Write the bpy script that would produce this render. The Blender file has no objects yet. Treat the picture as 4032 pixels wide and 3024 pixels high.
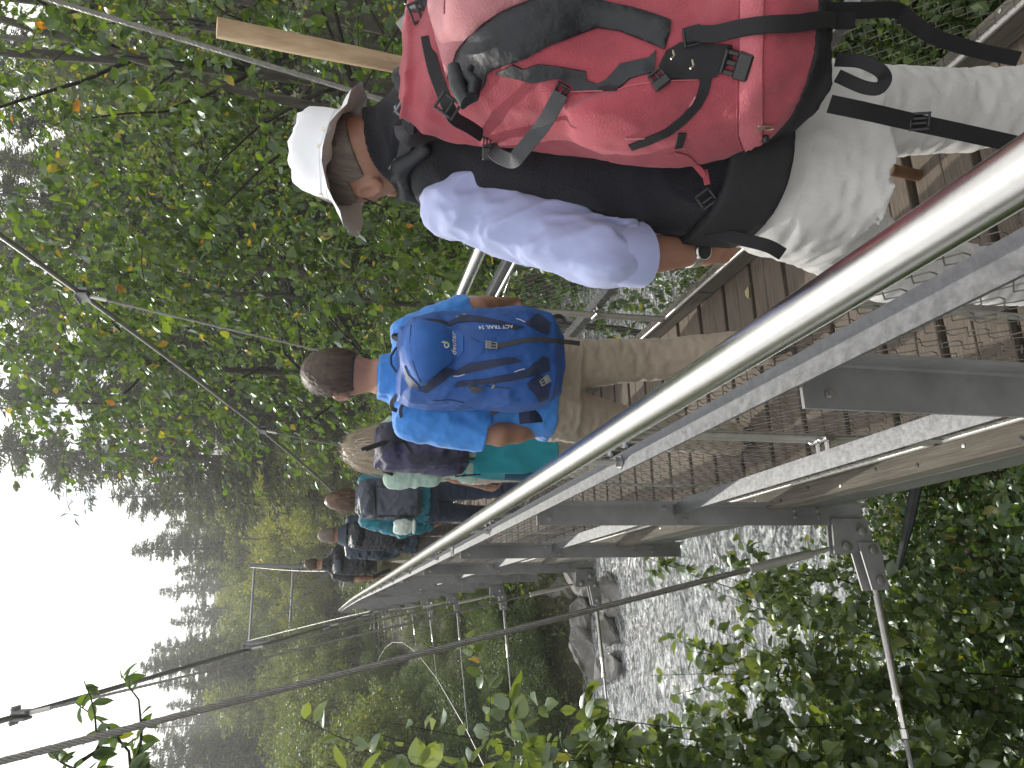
import bpy, math, random
import numpy as np
from mathutils import Vector, Matrix, noise as mnoise
from mathutils.bvhtree import BVHTree

SC = bpy.context.scene
COL = SC.collection
rng = np.random.default_rng(7)
random.seed(7)
PI = math.pi

# ------------------------------------------------------------------ camera
# The photo was taken with the phone turned: world "up" points to the picture's left.
FPX = 3000.0                                     # focal length in pixels of the 4032 px wide photo
_down = np.array([-558., 12764., 3000.]); _down /= np.linalg.norm(_down)
_up = -_down
_u = 585. - 1512.
_v = -(_down[0]*_u + _down[2]*FPX)/_down[1]
_fw = np.array([_u, _v, FPX]); _fw /= np.linalg.norm(_fw)
_rt = np.cross(_fw, _up)
if _rt[0] < 0: _rt = -_rt
RC = np.array([_rt, _fw, _up])                   # camera axes (right, down, ahead) -> world
EYE = np.array([0., 0., 1.68])

def at(x, y, Y=None, X=None, Z=None):
    """point of the place seen at photo pixel (x, y) at a known distance along the bridge (or X, or Z)"""
    r = RC @ np.array([3024. - y - 1512., x - 2016., FPX])
    if Y is not None: t = (Y - EYE[1])/r[1]
    elif X is not None: t = (X - EYE[0])/r[0]
    else: t = (Z - EYE[2])/r[2]
    return EYE + r*t

def ray_dir(x, y):
    r = RC @ np.array([3024. - y - 1512., x - 2016., FPX])
    return r/np.linalg.norm(r)

cam_d = bpy.data.cameras.new('camera')
cam = bpy.data.objects.new('camera', cam_d); COL.objects.link(cam)
_m = Matrix.Identity(4)
_ax = RC @ np.array([0., 1., 0.]); _ay = RC @ np.array([1., 0., 0.]); _az = -(RC @ np.array([0., 0., 1.]))
for i in range(3):
    _m[i][0] = _ax[i]; _m[i][1] = _ay[i]; _m[i][2] = _az[i]; _m[i][3] = EYE[i]
cam.matrix_world = _m
cam_d.sensor_width = 36.0; cam_d.lens = 36.0*FPX/4032.0
cam_d.clip_start = 0.02; cam_d.clip_end = 1500
SC.camera = cam

# ------------------------------------------------------------------ light
SUN_AZ, SUN_EL = math.radians(-10), math.radians(37)      # azimuth from +Y towards +X
sun_dir = Vector((math.sin(SUN_AZ)*math.cos(SUN_EL), math.cos(SUN_AZ)*math.cos(SUN_EL), math.sin(SUN_EL)))
W = bpy.data.worlds.new('World'); SC.world = W; W.use_nodes = True
nt = W.node_tree; nt.nodes.clear()
wo = nt.nodes.new('ShaderNodeOutputWorld')
sky = nt.nodes.new('ShaderNodeTexSky'); sky.sky_type = 'NISHITA'; sky.sun_disc = False
sky.sun_elevation = SUN_EL; sky.sun_rotation = SUN_AZ; sky.altitude = 600; sky.air_density = 1.0; sky.dust_density = 1.2
bg = nt.nodes.new('ShaderNodeBackground'); bg.inputs['Strength'].default_value = 0.13
nt.links.new(sky.outputs[0], bg.inputs['Color'])
bgc = nt.nodes.new('ShaderNodeBackground'); bgc.inputs['Color'].default_value = (1.0, 0.99, 0.97, 1)
bgc.inputs['Strength'].default_value = 1.75
mixw = nt.nodes.new('ShaderNodeMixShader')
tc = nt.nodes.new('ShaderNodeTexCoord')
mp = nt.nodes.new('ShaderNodeMapping'); mp.inputs['Scale'].default_value = (1.6, 1.6, 3.2)
mp.inputs['Location'].default_value = (0.7, 1.3, 0.3)
nz = nt.nodes.new('ShaderNodeTexNoise'); nz.inputs['Scale'].default_value = 2.2; nz.inputs['Detail'].default_value = 9
nz.inputs['Roughness'].default_value = 0.6
rp = nt.nodes.new('ShaderNodeValToRGB')
rp.color_ramp.elements[0].position = 0.37; rp.color_ramp.elements[0].color = (0.1, 0.1, 0.1, 1)
rp.color_ramp.elements[1].position = 0.47; rp.color_ramp.elements[1].color = (1, 1, 1, 1)
nt.links.new(tc.outputs['Generated'], mp.inputs['Vector']); nt.links.new(mp.outputs[0], nz.inputs['Vector'])
nt.links.new(nz.outputs['Fac'], rp.inputs['Fac']); nt.links.new(rp.outputs[0], mixw.inputs['Fac'])
nt.links.new(bg.outputs[0], mixw.inputs[1]); nt.links.new(bgc.outputs[0], mixw.inputs[2])
nt.links.new(mixw.outputs[0], wo.inputs['Surface'])

sl = bpy.data.lights.new('sun', 'SUN'); sl.energy = 5.0; sl.angle = math.radians(0.6); sl.color = (1.0, 0.95, 0.86)
so = bpy.data.objects.new('sun', sl); COL.objects.link(so); so.location = (-12, 20, 25)
so.rotation_euler = (-sun_dir).to_track_quat('-Z', 'Y').to_euler()

SC.view_settings.view_transform = 'Standard'; SC.view_settings.look = 'None'
SC.view_settings.exposure = -0.30; SC.view_settings.gamma = 1.0; SC.view_settings.use_curve_mapping = False
SC.render.engine = 'CYCLES'
SC.cycles.use_denoising = True
SC.cycles.max_bounces = 8; SC.cycles.transparent_max_bounces = 6; SC.cycles.volume_bounces = 0
SC.cycles.transmission_bounces = 4; SC.cycles.glossy_bounces = 4; SC.cycles.diffuse_bounces = 3
SC.cycles.sample_clamp_indirect = 6.0

# ------------------------------------------------------------------ object helpers
WL = {}                                          # world position of every object's origin

def tag(o, label=None, cat=None, group=None, kind=None):
    if label: o['label'] = label
    if cat: o['category'] = cat
    if group: o['group'] = group
    if kind: o['kind'] = kind
    return o

def link(o, loc, parent=None):
    COL.objects.link(o)
    loc = np.array(loc, float)
    WL[o.name] = loc
    if parent is not None:
        o.parent = parent; o.location = loc - WL[parent.name]
    else:
        o.location = loc
    return o

def empty(name, loc, label=None, cat=None, group=None, kind=None):
    o = bpy.data.objects.new(name, None); o.empty_display_size = 0.1
    link(o, loc)
    return tag(o, label, cat, group, kind)

def mesh_of(name, verts, faces, mat, smooth=40):
    me = bpy.data.meshes.new(name)
    me.from_pydata([tuple(v) for v in verts] if not isinstance(verts, np.ndarray) else verts.tolist(), [], faces if not isinstance(faces, np.ndarray) else faces.tolist())
    if mat is not None: me.materials.append(mat)
    if smooth:
        me.polygons.foreach_set('use_smooth', np.ones(len(me.polygons), bool))
        if smooth < 180: me.set_sharp_from_angle(angle=math.radians(smooth))
    me.update()
    return me

def put(name, mesh, loc, parent=None):
    return link(bpy.data.objects.new(name, mesh), loc, parent)

def fast_mesh(name, V, F, mat, tint=None, smooth=False):
    """V (n,3), F (m,k) numpy arrays of equal-sized faces"""
    me = bpy.data.meshes.new(name)
    V = np.ascontiguousarray(V, np.float32); F = np.ascontiguousarray(F, np.int32)
    n, k = F.shape
    me.vertices.add(len(V)); me.vertices.foreach_set('co', V.ravel())
    me.loops.add(n*k); me.loops.foreach_set('vertex_index', F.ravel())
    me.polygons.add(n); me.polygons.foreach_set('loop_start', np.arange(0, n*k, k, dtype=np.int32))
    if smooth: me.polygons.foreach_set('use_smooth', np.ones(n, bool))
    if mat is not None: me.materials.append(mat)
    if tint is not None:
        a = me.attributes.new('tint', 'FLOAT', 'POINT'); a.data.foreach_set('value', np.ascontiguousarray(tint, np.float32))
    me.update(calc_edges=True)
    return me

def copy_thing(o, loc, rotz=None, scale=None, label=None, name=None):
    c = o.copy(); COL.objects.link(c); WL[c.name] = np.array(loc, float); c.location = loc
    if rotz is not None: c.rotation_euler = (c.rotation_euler[0], c.rotation_euler[1], rotz)
    if scale is not None: c.scale = scale if hasattr(scale, '__len__') else (scale,)*3
    if label: c['label'] = label
    for ch in list(o.children):
        d = ch.copy(); COL.objects.link(d); d.parent = c
        for g in list(ch.children):
            e = g.copy(); COL.objects.link(e); e.parent = d
    return c

def frames(pts, up=None):
    P = np.array(pts, float); n = len(P)
    T = np.gradient(P, axis=0) if n > 2 else np.repeat((P[1]-P[0])[None], 2, 0)
    T /= np.linalg.norm(T, axis=1)[:, None] + 1e-12
    ref = np.array(up, float) if up is not None else (np.array([0, 0, 1.]) if abs(T[0][2]) < .9 else np.array([0, 1., 0]))
    N = []
    for t in T:
        nn = ref - t*np.dot(ref, t); nn /= np.linalg.norm(nn) + 1e-12
        N.append(nn)
        if up is None: ref = nn
    N = np.array(N); B = np.cross(T, N)
    return P, T, N, B

class MB:
    def __init__(s): s.v = []; s.f = []
    def add(s, V, F):
        o = len(s.v); s.v += [tuple(map(float, p)) for p in V]; s.f += [[i+o for i in q] for q in F]; return s
    def box(s, c, size, R=None, ch=0.0):
        hx, hy, hz = [d/2 for d in size]
        if ch <= 0:
            V = [(x, y, z) for x in (-hx, hx) for y in (-hy, hy) for z in (-hz, hz)]
            F = [(0, 1, 3, 2), (4, 6, 7, 5), (0, 4, 5, 1), (2, 3, 7, 6), (0, 2, 6, 4), (1, 5, 7, 3)]
        else:
            V = []; idx = {}
            for sx in (-1, 1):
                for sy in (-1, 1):
                    for sz in (-1, 1):
                        for a in range(3):
                            p = [sx*hx, sy*hy, sz*hz]
                            for b in range(3):
                                if b != a: p[b] -= (sx, sy, sz)[b]*ch
                            idx[(sx, sy, sz, a)] = len(V); V.append(tuple(p))
            F = []
            S = (-1, 1)
            for a in range(3):
                b, c2 = (a+1) % 3, (a+2) % 3
                for sa in S:
                    q = []
                    for sb, sc in ((-1, -1), (1, -1), (1, 1), (-1, 1)):
                        k = [0, 0, 0]; k[a] = sa; k[b] = sb; k[c2] = sc; q.append(idx[(*k, a)])
                    F.append(q if sa > 0 else q[::-1])
                for sb in S:
                    for sc in S:
                        k1 = [0, 0, 0]; k1[a] = -1; k1[b] = sb; k1[c2] = sc
                        k2 = list(k1); k2[a] = 1
                        q = [idx[(*k1, b)], idx[(*k2, b)], idx[(*k2, c2)], idx[(*k1, c2)]]
                        F.append(q if sb*sc < 0 else q[::-1])
            for k in [(x, y, z) for x in S for y in S for z in S]:
                q = [idx[(*k, 0)], idx[(*k, 1)], idx[(*k, 2)]]
                F.append(q if k[0]*k[1]*k[2] > 0 else q[::-1])
        V = np.array(V, float)
        if R is not None: V = V @ np.array(R, float).T
        return s.add(V + np.array(c, float), F)
    def tube(s, pts, r, n=10, cap=True, up=None, flat=1.0):
        P, T, N, B = frames(pts, up)
        m = len(P); r = np.broadcast_to(np.array(r, float), (m,))
        a = np.arange(n)*2*PI/n
        V = (P[:, None] + r[:, None, None]*(np.cos(a)[None, :, None]*B[:, None] + flat*np.sin(a)[None, :, None]*N[:, None])).reshape(-1, 3)
        F = [(i*n+j, i*n+(j+1) % n, (i+1)*n+(j+1) % n, (i+1)*n+j) for i in range(m-1) for j in range(n)]
        if cap: F += [tuple(range(n))[::-1], tuple((m-1)*n+j for j in range(n))]
        return s.add(V, F)
    def ribbon(s, pts, normals, w, th):
        """a strap: flat band following pts, facing normals"""
        P = np.array(pts, float); m = len(P)
        T = np.gradient(P, axis=0) if m > 2 else np.repeat((P[1]-P[0])[None], 2, 0); T /= np.linalg.norm(T, axis=1)[:, None] + 1e-12
        N = np.array(normals, float); N = N - T*(N*T).sum(1)[:, None]; N /= np.linalg.norm(N, axis=1)[:, None] + 1e-12
        B = np.cross(T, N); w = np.broadcast_to(np.array(w, float), (m,))[:, None]/2
        e = min(th*.4, .001)
        ring = [P+B*w, P+B*(w-e)+N*th, P-B*(w-e)+N*th, P-B*w]
        V = np.stack(ring, 1).reshape(-1, 3)
        F = [(i*4+j, (i+1)*4+j, (i+1)*4+(j+1) % 4, i*4+(j+1) % 4) for i in range(m-1) for j in range(4)]
        F += [(0, 1, 2, 3), ((m-1)*4+3, (m-1)*4+2, (m-1)*4+1, (m-1)*4)]
        return s.add(V, F)
    def extrude(s, prof, p0, ax, ay, az, L):
        """prof: 2D polygon in (ax, ay), extruded L along az from p0"""
        p0, ax, ay, az = [np.array(q, float) for q in (p0, ax, ay, az)]
        n = len(prof)
        V = [p0+ax*a+ay*b for a, b in prof] + [p0+ax*a+ay*b+az*L for a, b in prof]
        F = [(i, (i+1) % n, n+(i+1) % n, n+i) for i in range(n)] + [tuple(range(n))[::-1], tuple(range(n, 2*n))]
        return s.add(V, F)
    def lathe(s, prof, c, axis=(0, 0, 1), n=12):
        axis = np.array(axis, float)/np.linalg.norm(axis)
        ref = np.array([0, 0, 1.]) if abs(axis[2]) < .9 else np.array([1., 0, 0])
        a1 = np.cross(axis, ref); a1 /= np.linalg.norm(a1); a2 = np.cross(axis, a1)
        V = []
        for r, h in prof:
            for j in range(n):
                t = 2*PI*j/n; V.append(np.array(c)+axis*h+r*(math.cos(t)*a1+math.sin(t)*a2))
        m = len(prof)
        F = [(i*n+j, i*n+(j+1) % n, (i+1)*n+(j+1) % n, (i+1)*n+j) for i in range(m-1) for j in range(n)]
        F += [tuple(range(n))[::-1], tuple((m-1)*n+j for j in range(n))]
        return s.add(V, F)
    def mesh(s, name, mat, smooth=40, origin=(0, 0, 0)):
        V = np.array(s.v) - np.array(origin)
        return mesh_of(name, V, s.f, mat, smooth)
    def build(s, name, mat, parent=None, smooth=40):
        V = np.array(s.v); o = (V.min(0)+V.max(0))/2
        return put(name, s.mesh(name, mat, smooth, o), o, parent)

# ------------------------------------------------------------------ materials
def mat(name, col, rough=.6, metal=0.0, var=.15, scale=8.0, bump=0.0, bscale=60.0, col2=None, stretch=(1, 1, 1), obj=False,
        rand=0.0, rvar=0.0, sheen=0.0, spec=None, aniso=0.0, weave=0.0, blotch=None):
    m = bpy.data.materials.new(name); m.use_nodes = True
    t = m.node_tree; N = t.nodes; L = t.links
    b = N['Principled BSDF']
    b.inputs['Roughness'].default_value = rough; b.inputs['Metallic'].default_value = metal
    if sheen: b.inputs['Sheen Weight'].default_value = sheen; b.inputs['Sheen Roughness'].default_value = .5
    if spec is not None: b.inputs['Specular IOR Level'].default_value = spec
    if aniso: b.inputs['Anisotropic'].default_value = aniso
    if obj:
        src = N.new('ShaderNodeTexCoord').outputs['Object']
    else:
        src = N.new('ShaderNodeNewGeometry').outputs['Position']
    mpn = N.new('ShaderNodeMapping'); mpn.inputs['Scale'].default_value = stretch; L.new(src, mpn.inputs['Vector'])
    n1 = N.new('ShaderNodeTexNoise'); n1.inputs['Scale'].default_value = scale; n1.inputs['Detail'].default_value = 6
    n1.inputs['Roughness'].default_value = .65
    L.new(mpn.outputs[0], n1.inputs['Vector'])
    r = N.new('ShaderNodeValToRGB')
    c = np.array(col); c2 = np.array(col2) if col2 is not None else c*(1+var)
    c1 = c if col2 is not None else c*(1-var)
    r.color_ramp.elements[0].position = .32; r.color_ramp.elements[0].color = (*np.clip(c1, 0, 1), 1)
    r.color_ramp.elements[1].position = .68; r.color_ramp.elements[1].color = (*np.clip(c2, 0, 1), 1)
    L.new(n1.outputs['Fac'], r.inputs['Fac'])
    out = r.outputs[0]
    if blotch:
        bc, bs, lo, hi = blotch
        nb = N.new('ShaderNodeTexNoise'); nb.inputs['Scale'].default_value = bs; nb.inputs['Detail'].default_value = 5
        L.new(src, nb.inputs['Vector'])
        rb = N.new('ShaderNodeMapRange'); rb.inputs['From Min'].default_value = lo; rb.inputs['From Max'].default_value = hi
        L.new(nb.outputs['Fac'], rb.inputs['Value'])
        mx = N.new('ShaderNodeMix'); mx.data_type = 'RGBA'; mx.inputs[7].default_value = (*bc, 1)
        L.new(rb.outputs[0], mx.inputs[0]); L.new(out, mx.inputs[6]); out = mx.outputs[2]
    if rand:
        oi = N.new('ShaderNodeObjectInfo'); mr = N.new('ShaderNodeMapRange')
        mr.inputs['To Min'].default_value = 1-rand; mr.inputs['To Max'].default_value = 1+rand
        L.new(oi.outputs['Random'], mr.inputs['Value'])
        vm = N.new('ShaderNodeVectorMath'); vm.operation = 'SCALE'
        L.new(out, vm.inputs[0]); L.new(mr.outputs[0], vm.inputs['Scale']); out = vm.outputs[0]
    L.new(out, b.inputs['Base Color'])
    if rvar:
        mr2 = N.new('ShaderNodeMapRange'); mr2.inputs['To Min'].default_value = max(0, rough-rvar); mr2.inputs['To Max'].default_value = min(1, rough+rvar)
        L.new(n1.outputs['Fac'], mr2.inputs['Value']); L.new(mr2.outputs[0], b.inputs['Roughness'])
    h = None
    if bump:
        n2 = N.new('ShaderNodeTexNoise'); n2.inputs['Scale'].default_value = bscale; n2.inputs['Detail'].default_value = 5
        L.new(mpn.outputs[0], n2.inputs['Vector']); h = n2.outputs['Fac']
        bp = N.new('ShaderNodeBump'); bp.inputs['Strength'].default_value = bump; bp.inputs['Distance'].default_value = .01
        L.new(h, bp.inputs['Height']); last = bp
        if weave:
            wv = N.new('ShaderNodeTexWave'); wv.inputs['Scale'].default_value = weave; wv.bands_direction = 'DIAGONAL'
            L.new(src, wv.inputs['Vector'])
            b2 = N.new('ShaderNodeBump'); b2.inputs['Strength'].default_value = .25; b2.inputs['Distance'].default_value = .002
            L.new(wv.outputs['Fac'], b2.inputs['Height']); L.new(bp.outputs[0], b2.inputs['Normal']); last = b2
        L.new(last.outputs[0], b.inputs['Normal'])
    return m

def leaf_mat(name, ramp, trans=.45, rough=.4, gloss=.12):
    """leaf with light coming through it; ramp: [(pos, colour)] over the per-leaf tint attribute"""
    m = bpy.data.materials.new(name); m.use_nodes = True
    t = m.node_tree; N = t.nodes; L = t.links; N.clear()
    o = N.new('ShaderNodeOutputMaterial')
    a = N.new('ShaderNodeAttribute'); a.attribute_name = 'tint'
    r = N.new('ShaderNodeValToRGB')
    while len(r.color_ramp.elements) < len(ramp): r.color_ramp.elements.new(.5)
    for e, (p, c) in zip(r.color_ramp.elements, ramp): e.position = p; e.color = (*c, 1)
    L.new(a.outputs['Fac'], r.inputs['Fac'])
    d = N.new('ShaderNodeBsdfDiffuse'); tr = N.new('ShaderNodeBsdfTranslucent'); g = N.new('ShaderNodeBsdfGlossy')
    g.inputs['Roughness'].default_value = rough; g.inputs['Color'].default_value = (.8, .9, .85, 1)
    L.new(r.outputs[0], d.inputs['Color'])
    vm = N.new('ShaderNodeMix'); vm.data_type = 'RGBA'; vm.blend_type = 'MULTIPLY'; vm.inputs[0].default_value = 1
    vm.inputs[7].default_value = (3.0, 2.8, .9, 1); vm.clamp_result = False
    L.new(r.outputs[0], vm.inputs[6]); L.new(vm.outputs[2], tr.inputs['Color'])
    m1 = N.new('ShaderNodeMixShader'); m1.inputs[0].default_value = trans
    L.new(d.outputs[0], m1.inputs[1]); L.new(tr.outputs[0], m1.inputs[2])
    fr = N.new('ShaderNodeLayerWeight'); fr.inputs['Blend'].default_value = .25
    mr = N.new('ShaderNodeMapRange'); mr.inputs['To Min'].default_value = gloss*.5; mr.inputs['To Max'].default_value = gloss*2.2
    L.new(fr.outputs['Fresnel'], mr.inputs['Value'])
    m2 = N.new('ShaderNodeMixShader'); L.new(mr.outputs[0], m2.inputs[0])
    L.new(m1.outputs[0], m2.inputs[1]); L.new(g.outputs[0], m2.inputs[2]); L.new(m2.outputs[0], o.inputs['Surface'])
    return m

M_STAIN = mat('stainless_steel', (.60, .59, .57), .24, 1.0, var=.05, scale=30, rvar=.05, bump=.02, bscale=300, aniso=.3)
M_STAINR = mat('dull_stainless', (.55, .54, .51), .42, .8, var=.1, scale=30, rvar=.08)
M_GALV = mat('galvanised_steel', (.215, .22, .228), .45, .85, var=.2, scale=70, rvar=.12, bump=.05, bscale=90)
M_GALVP = mat('weathered_galvanised_post', (.26, .262, .265), .55, .35, var=.14, scale=14, rvar=.1, bump=.03, bscale=120, blotch=((.12, .12, .115), 2.2, .52, .8))
M_WIRE = mat('mesh_wire', (.30, .295, .28), .38, .9, var=.1, scale=30)
M_CABLE = mat('steel_cable', (.22, .215, .20), .45, .7, var=.2, scale=60)
M_WOOD = mat('weathered_plank', (.085, .067, .052), .85, 0, col2=(.175, .142, .112), scale=5, stretch=(1.2, 26, 26), obj=True, rand=.14, bump=.35, bscale=9)
M_TIMBER = mat('curb_timber', (.065, .058, .045), .85, 0, col2=(.15, .135, .108), scale=5, stretch=(26, 1.0, 26), bump=.35, bscale=9)
M_TIMBERG = mat('mossy_timber', (.05, .058, .046), .85, 0, col2=(.11, .12, .10), scale=5, stretch=(18, 1.0, 18), bump=.3, bscale=9)
M_DARK = mat('dark_steel', (.03, .035, .035), .6, .3, var=.3)
M_BOLT = mat('bolt_steel', (.45, .45, .45), .35, .9, var=.1)
def unit(a): return a/(np.linalg.norm(a, axis=-1, keepdims=True)+1e-9)
# ================================================================== the footbridge
def zd(Y):
    y = Y/.8
    return .8*(.05*math.exp(-((y-19)/7)**2) - .0004*max(0., y-26)**2)
CX = .896                                        # bridge axis
Y0, YN = -2.2, 44.0
POSTS = [1.0+1.568*k for k in range(-2, 28)]
def mir(x): return 2*CX - x

bridge = empty('suspension_footbridge', (CX, 1, 0), 'narrow suspension footbridge with plank deck, steel mesh railings and stainless handrails crossing the river', 'bridge')

def plank_mesh(i):
    r = random.Random(i); L, w, t = 1.06, .203, .045
    ys = [-w/2, -.012+r.uniform(-.02, .02), 0, 0, w/2]
    nx = 13; xs = np.linspace(-L/2, L/2, nx); V = []; F = []
    c = r.uniform(-.02, .02); prof = []
    for k, x in enumerate(xs):
        cc = c + .006*math.sin(x*5+i) + r.uniform(-.002, .002); g = max(.0006, .0022*math.sin((k/(nx-1))*PI*r.uniform(.8, 1.2)))
        b1 = r.uniform(-.0015, .0015); b2 = r.uniform(-.0015, .0015)
        row = [(-w/2+.003+b1, 0), (cc-g-.003, r.uniform(0, .001)), (cc-g, -.002), (cc, -.016), (cc+g, -.002), (cc+g+.003, r.uniform(0, .001)), (w/2-.003+b2, 0), (w/2+b2, -.003), (w/2+b2, -t), (-w/2+b1, -t), (-w/2+b1, -.003)]
        V += [(x, a, z) for a, z in row]
    n = 11
    for k in range(nx-1):
        for j in range(n): F.append((k*n+j, (k+1)*n+j, (k+1)*n+(j+1) % n, k*n+(j+1) % n))
    F += [tuple(range(n)), tuple((nx-1)*n+j for j in range(n))[::-1]]
    return mesh_of('plank', V, F, M_WOOD, 30)
pm = [plank_mesh(i) for i in range(6)]
y = -1.4; i = 0
while y < YN:
    o = put('plank', random.choice(pm), (CX+random.uniform(-.006, .006), y, zd(y)+random.uniform(-.002, .002)), bridge)
    o.rotation_euler = (random.uniform(-.006, .006), 0, random.choice((0, PI))+random.uniform(-.004, .004))
    y += .2295+random.uniform(-.003, .003); i += 1

def line(Ya, Yb, X, dz, n=None):
    n = n or max(2, int((Yb-Ya)/1.568)+1)
    return [(X, yy, zd(yy)+dz) for yy in np.linspace(Ya, Yb, n)]

for s, S in ((0, 'left'), (1, 'right')):
    q = (lambda x: x) if s == 0 else mir
    sg = 1 if s == 0 else -1
    # handrail
    MB().tube(line(Y0, YN, q(.351), 1.113, 60), .0275, 40).build('handrail', M_STAIN, bridge)
    # angle bars (horizontal leg on top, short vertical leg inside)
    for dz, nm in ((.992, 'top_bar'), (.462, 'middle_bar')):
        a, b, t = .048, .04, .006
        if dz > .9:
            prof = [(-a/2, 0), (a/2, 0), (a/2, -b), (a/2-t, -b), (a/2-t, -t), (-a/2, -t)]
            pts = line(Y0, YN, q(.346), dz, 60)
            for k in range(0, len(POSTS)-1, 4):      # butt-jointed lengths
                ya, yb = POSTS[k]+.1, POSTS[min(k+4, len(POSTS)-1)]+.095
                m = MB()
                for j in range(4):
                    c, d = ya+(yb-ya)*j/4, ya+(yb-ya)*(j+1)/4
                    m.extrude(prof, (q(.346), c, zd(c)+dz), (sg, 0, 0), (0, 0, 1), (0, 1, (zd(d)-zd(c))/(d-c)), d-c)
                m.build(nm, M_GALV, bridge, 30)
                if k == 0 and s == 0: pass
            m = MB(); m.extrude(prof, (q(.346), Y0, zd(Y0)+dz), (sg, 0, 0), (0, 0, 1), (0, 1, 0), POSTS[0]+.095-Y0); m.build(nm, M_GALV, bridge, 30)
            for k in range(4, len(POSTS)-1, 4):
                c = POSTS[k]+.1+.03
                MB().box((q(.346), c+.02, zd(c)+dz+.0035), (.044, .075, .004), None, .001).build('splice_plate', M_STAIN, bridge)
        else:
            prof = [(-a/2, 0), (a/2, 0), (a/2, -b), (a/2-t, -b), (a/2-t, -t), (-a/2, -t)]
            for k in range(len(POSTS)-1):
                c, d = POSTS[k]+.006, POSTS[k+1]-.004
                m = MB(); m.extrude(prof, (q(.352), c, zd(c)+dz), (sg, 0, 0), (0, 0, 1), (0, 1, (zd(d)-zd(c))/(d-c)), d-c); m.build(nm, M_GALV, bridge, 30)
    # handrail rods with nut and washer
    rod = MB().tube([(0, 0, 0), (0, 0, .115)], .0075, 10).mesh('handrail_rod', M_STAINR)
    nut = MB().lathe([(.018, .0), (.018, .0025)], (0, 0, 0), n=16).lathe([(.0135, .0025), (.0135, .015)], (0, 0, 0), n=6).mesh('nut', M_BOLT, 30)
    sleeve = MB().tube([(0, 0, 0), (0, 0, .07)], .011, 12).mesh('rail_spacer', M_STAIN)
    for k in range(len(POSTS)):
        yy = POSTS[k]+.715
        if yy > YN: break
        o = put('handrail_rod', rod, (q(.346), yy, zd(yy)+.992), bridge); put('nut', nut, (q(.346), yy, zd(yy)+.9925), o)
        if yy < 14:
            for dy in (-.05, .05): put('rail_spacer', sleeve, (q(.382), yy+dy, zd(yy)+.93), bridge)
    # posts: angle section, wide leg across the bridge, second leg on the deck side
    def post_mesh(zb):
        a, b, t = .08, .048, .007
        prof = [(0, 0), (a, 0), (a, -b), (a-t, -b), (a-t, -t-.004), (a-t-.004, -t), (0, -t)]
        return MB().extrude(prof, (0, 0, zb), (sg, 0, 0), (0, 1, 0), (0, 0, 1), .974-zb).mesh('post', M_GALVP, 30)
    pL, pS = post_mesh(-.325), post_mesh(-.31)
    bolt = MB().lathe([(.0075, 0), (.0085, .002), (.0085, .004), (.0055, .004), (.0055, .010)], (0, 0, 0), (0, -1, 0), 6).mesh('bolt', M_BOLT, 30)
    for k, yy in enumerate(POSTS):
        p = put('post', pL if k % 2 == 1 else pS, (q(.291), yy, zd(yy)), bridge)
        if yy < 14:
            for bx, bz in ((.022, .93), (.06, .50), (.02, .42), (.03, -.03), (.055, -.03), (.03, -.13), (.055, -.13)):
                put('bolt', bolt, (q(.291+bx), yy-.0075, zd(yy)+bz), p)
    # curb timber on the plank ends, its screws, and the edge joist under them
    for k in range(len(POSTS)-1):
        c, d = POSTS[k]+.34, POSTS[k]+.34+1.562
        m = MB(); L = d-c; R = Matrix.Rotation(math.atan2(zd(d)-zd(c), L), 3, 'X')
        m.box((q(.381), (c+d)/2, (zd(c)+zd(d))/2+.043), (.062, L, .082), R, .006)
        cu = m.build('curb_timber', M_TIMBER, bridge, 30)
        if c < 9:
            for j in range(9):
                sy = c+.1+j*.17
                MB().lathe([(.0, .0), (.006, .001), (.006, .0022), (.003, .003)], (q(.368+.02*(j % 2)), sy, zd(sy)+.0835), n=8).build('screw', M_DARK if (j*7+k) % 3 else M_BOLT, cu)
        m = MB(); m.box((q(.385), (c+d)/2, (zd(c)+zd(d))/2-.118), (.05, L, .14), R, .004); m.build('edge_joist', M_TIMBERG, bridge, 30)
    # mesh panels: pipe frame and woven wire
    def wire_panel():
        m = MB(); Lp, Hp = 1.50, .86; nx, nz = 27, 21
        dx, dz = Lp/nx, Hp/nz
        for i in range(nx+1):
            # every wire runs up in a zigzag and wraps its neighbours at the nodes
            for side in (0, 1):
                pts = []
                for j in range(nz+1):
                    off = dx/2 if ((j+side) % 2) else 0.0
                    xx = -Lp/2 + i*dx + off
                    if xx > Lp/2 or xx < -Lp/2: xx = max(-Lp/2, min(Lp/2, xx))
                    zc = -Hp/2+j*dz
                    sgn = -1 if ((j+side) % 2) else 1
                    pts += [(0.0012*(1 if side else -1), xx-sgn*.0016, zc-dz*.12), (0.0012*(-1 if side else 1), xx-sgn*.0016, zc+dz*.12)]
                m.tube(pts, .00115, 3, cap=False)
        return m.mesh('wire_mesh', M_WIRE, 180)
    pass
    wp = wire_panel() if s == 0 else wp
    fr = MB()
    for yy in (-.765, .765): fr.tube([(0, yy, .098), (0, yy, .985)], .0085, 10)
    fr.tube([(0, -.765, .098), (0, .765, .098)], .0085, 10); fr.tube([(0, -.765, .975), (0, .765, .975)], .0085, 10)
    frm = fr.mesh('panel_frame', M_STAINR)
    stay = MB().tube([(0, 0, .098), (0, 0, .975)], .0055, 8).mesh('panel_stay', M_STAINR)
    clampm = MB().tube([(0, -.017, 0), (0, .017, 0)], .0155, 12).tube([(0, 0, 0), (-.045*sg, 0, -.0)], .007, 8).mesh('pipe_clamp', M_STAIN)
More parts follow.
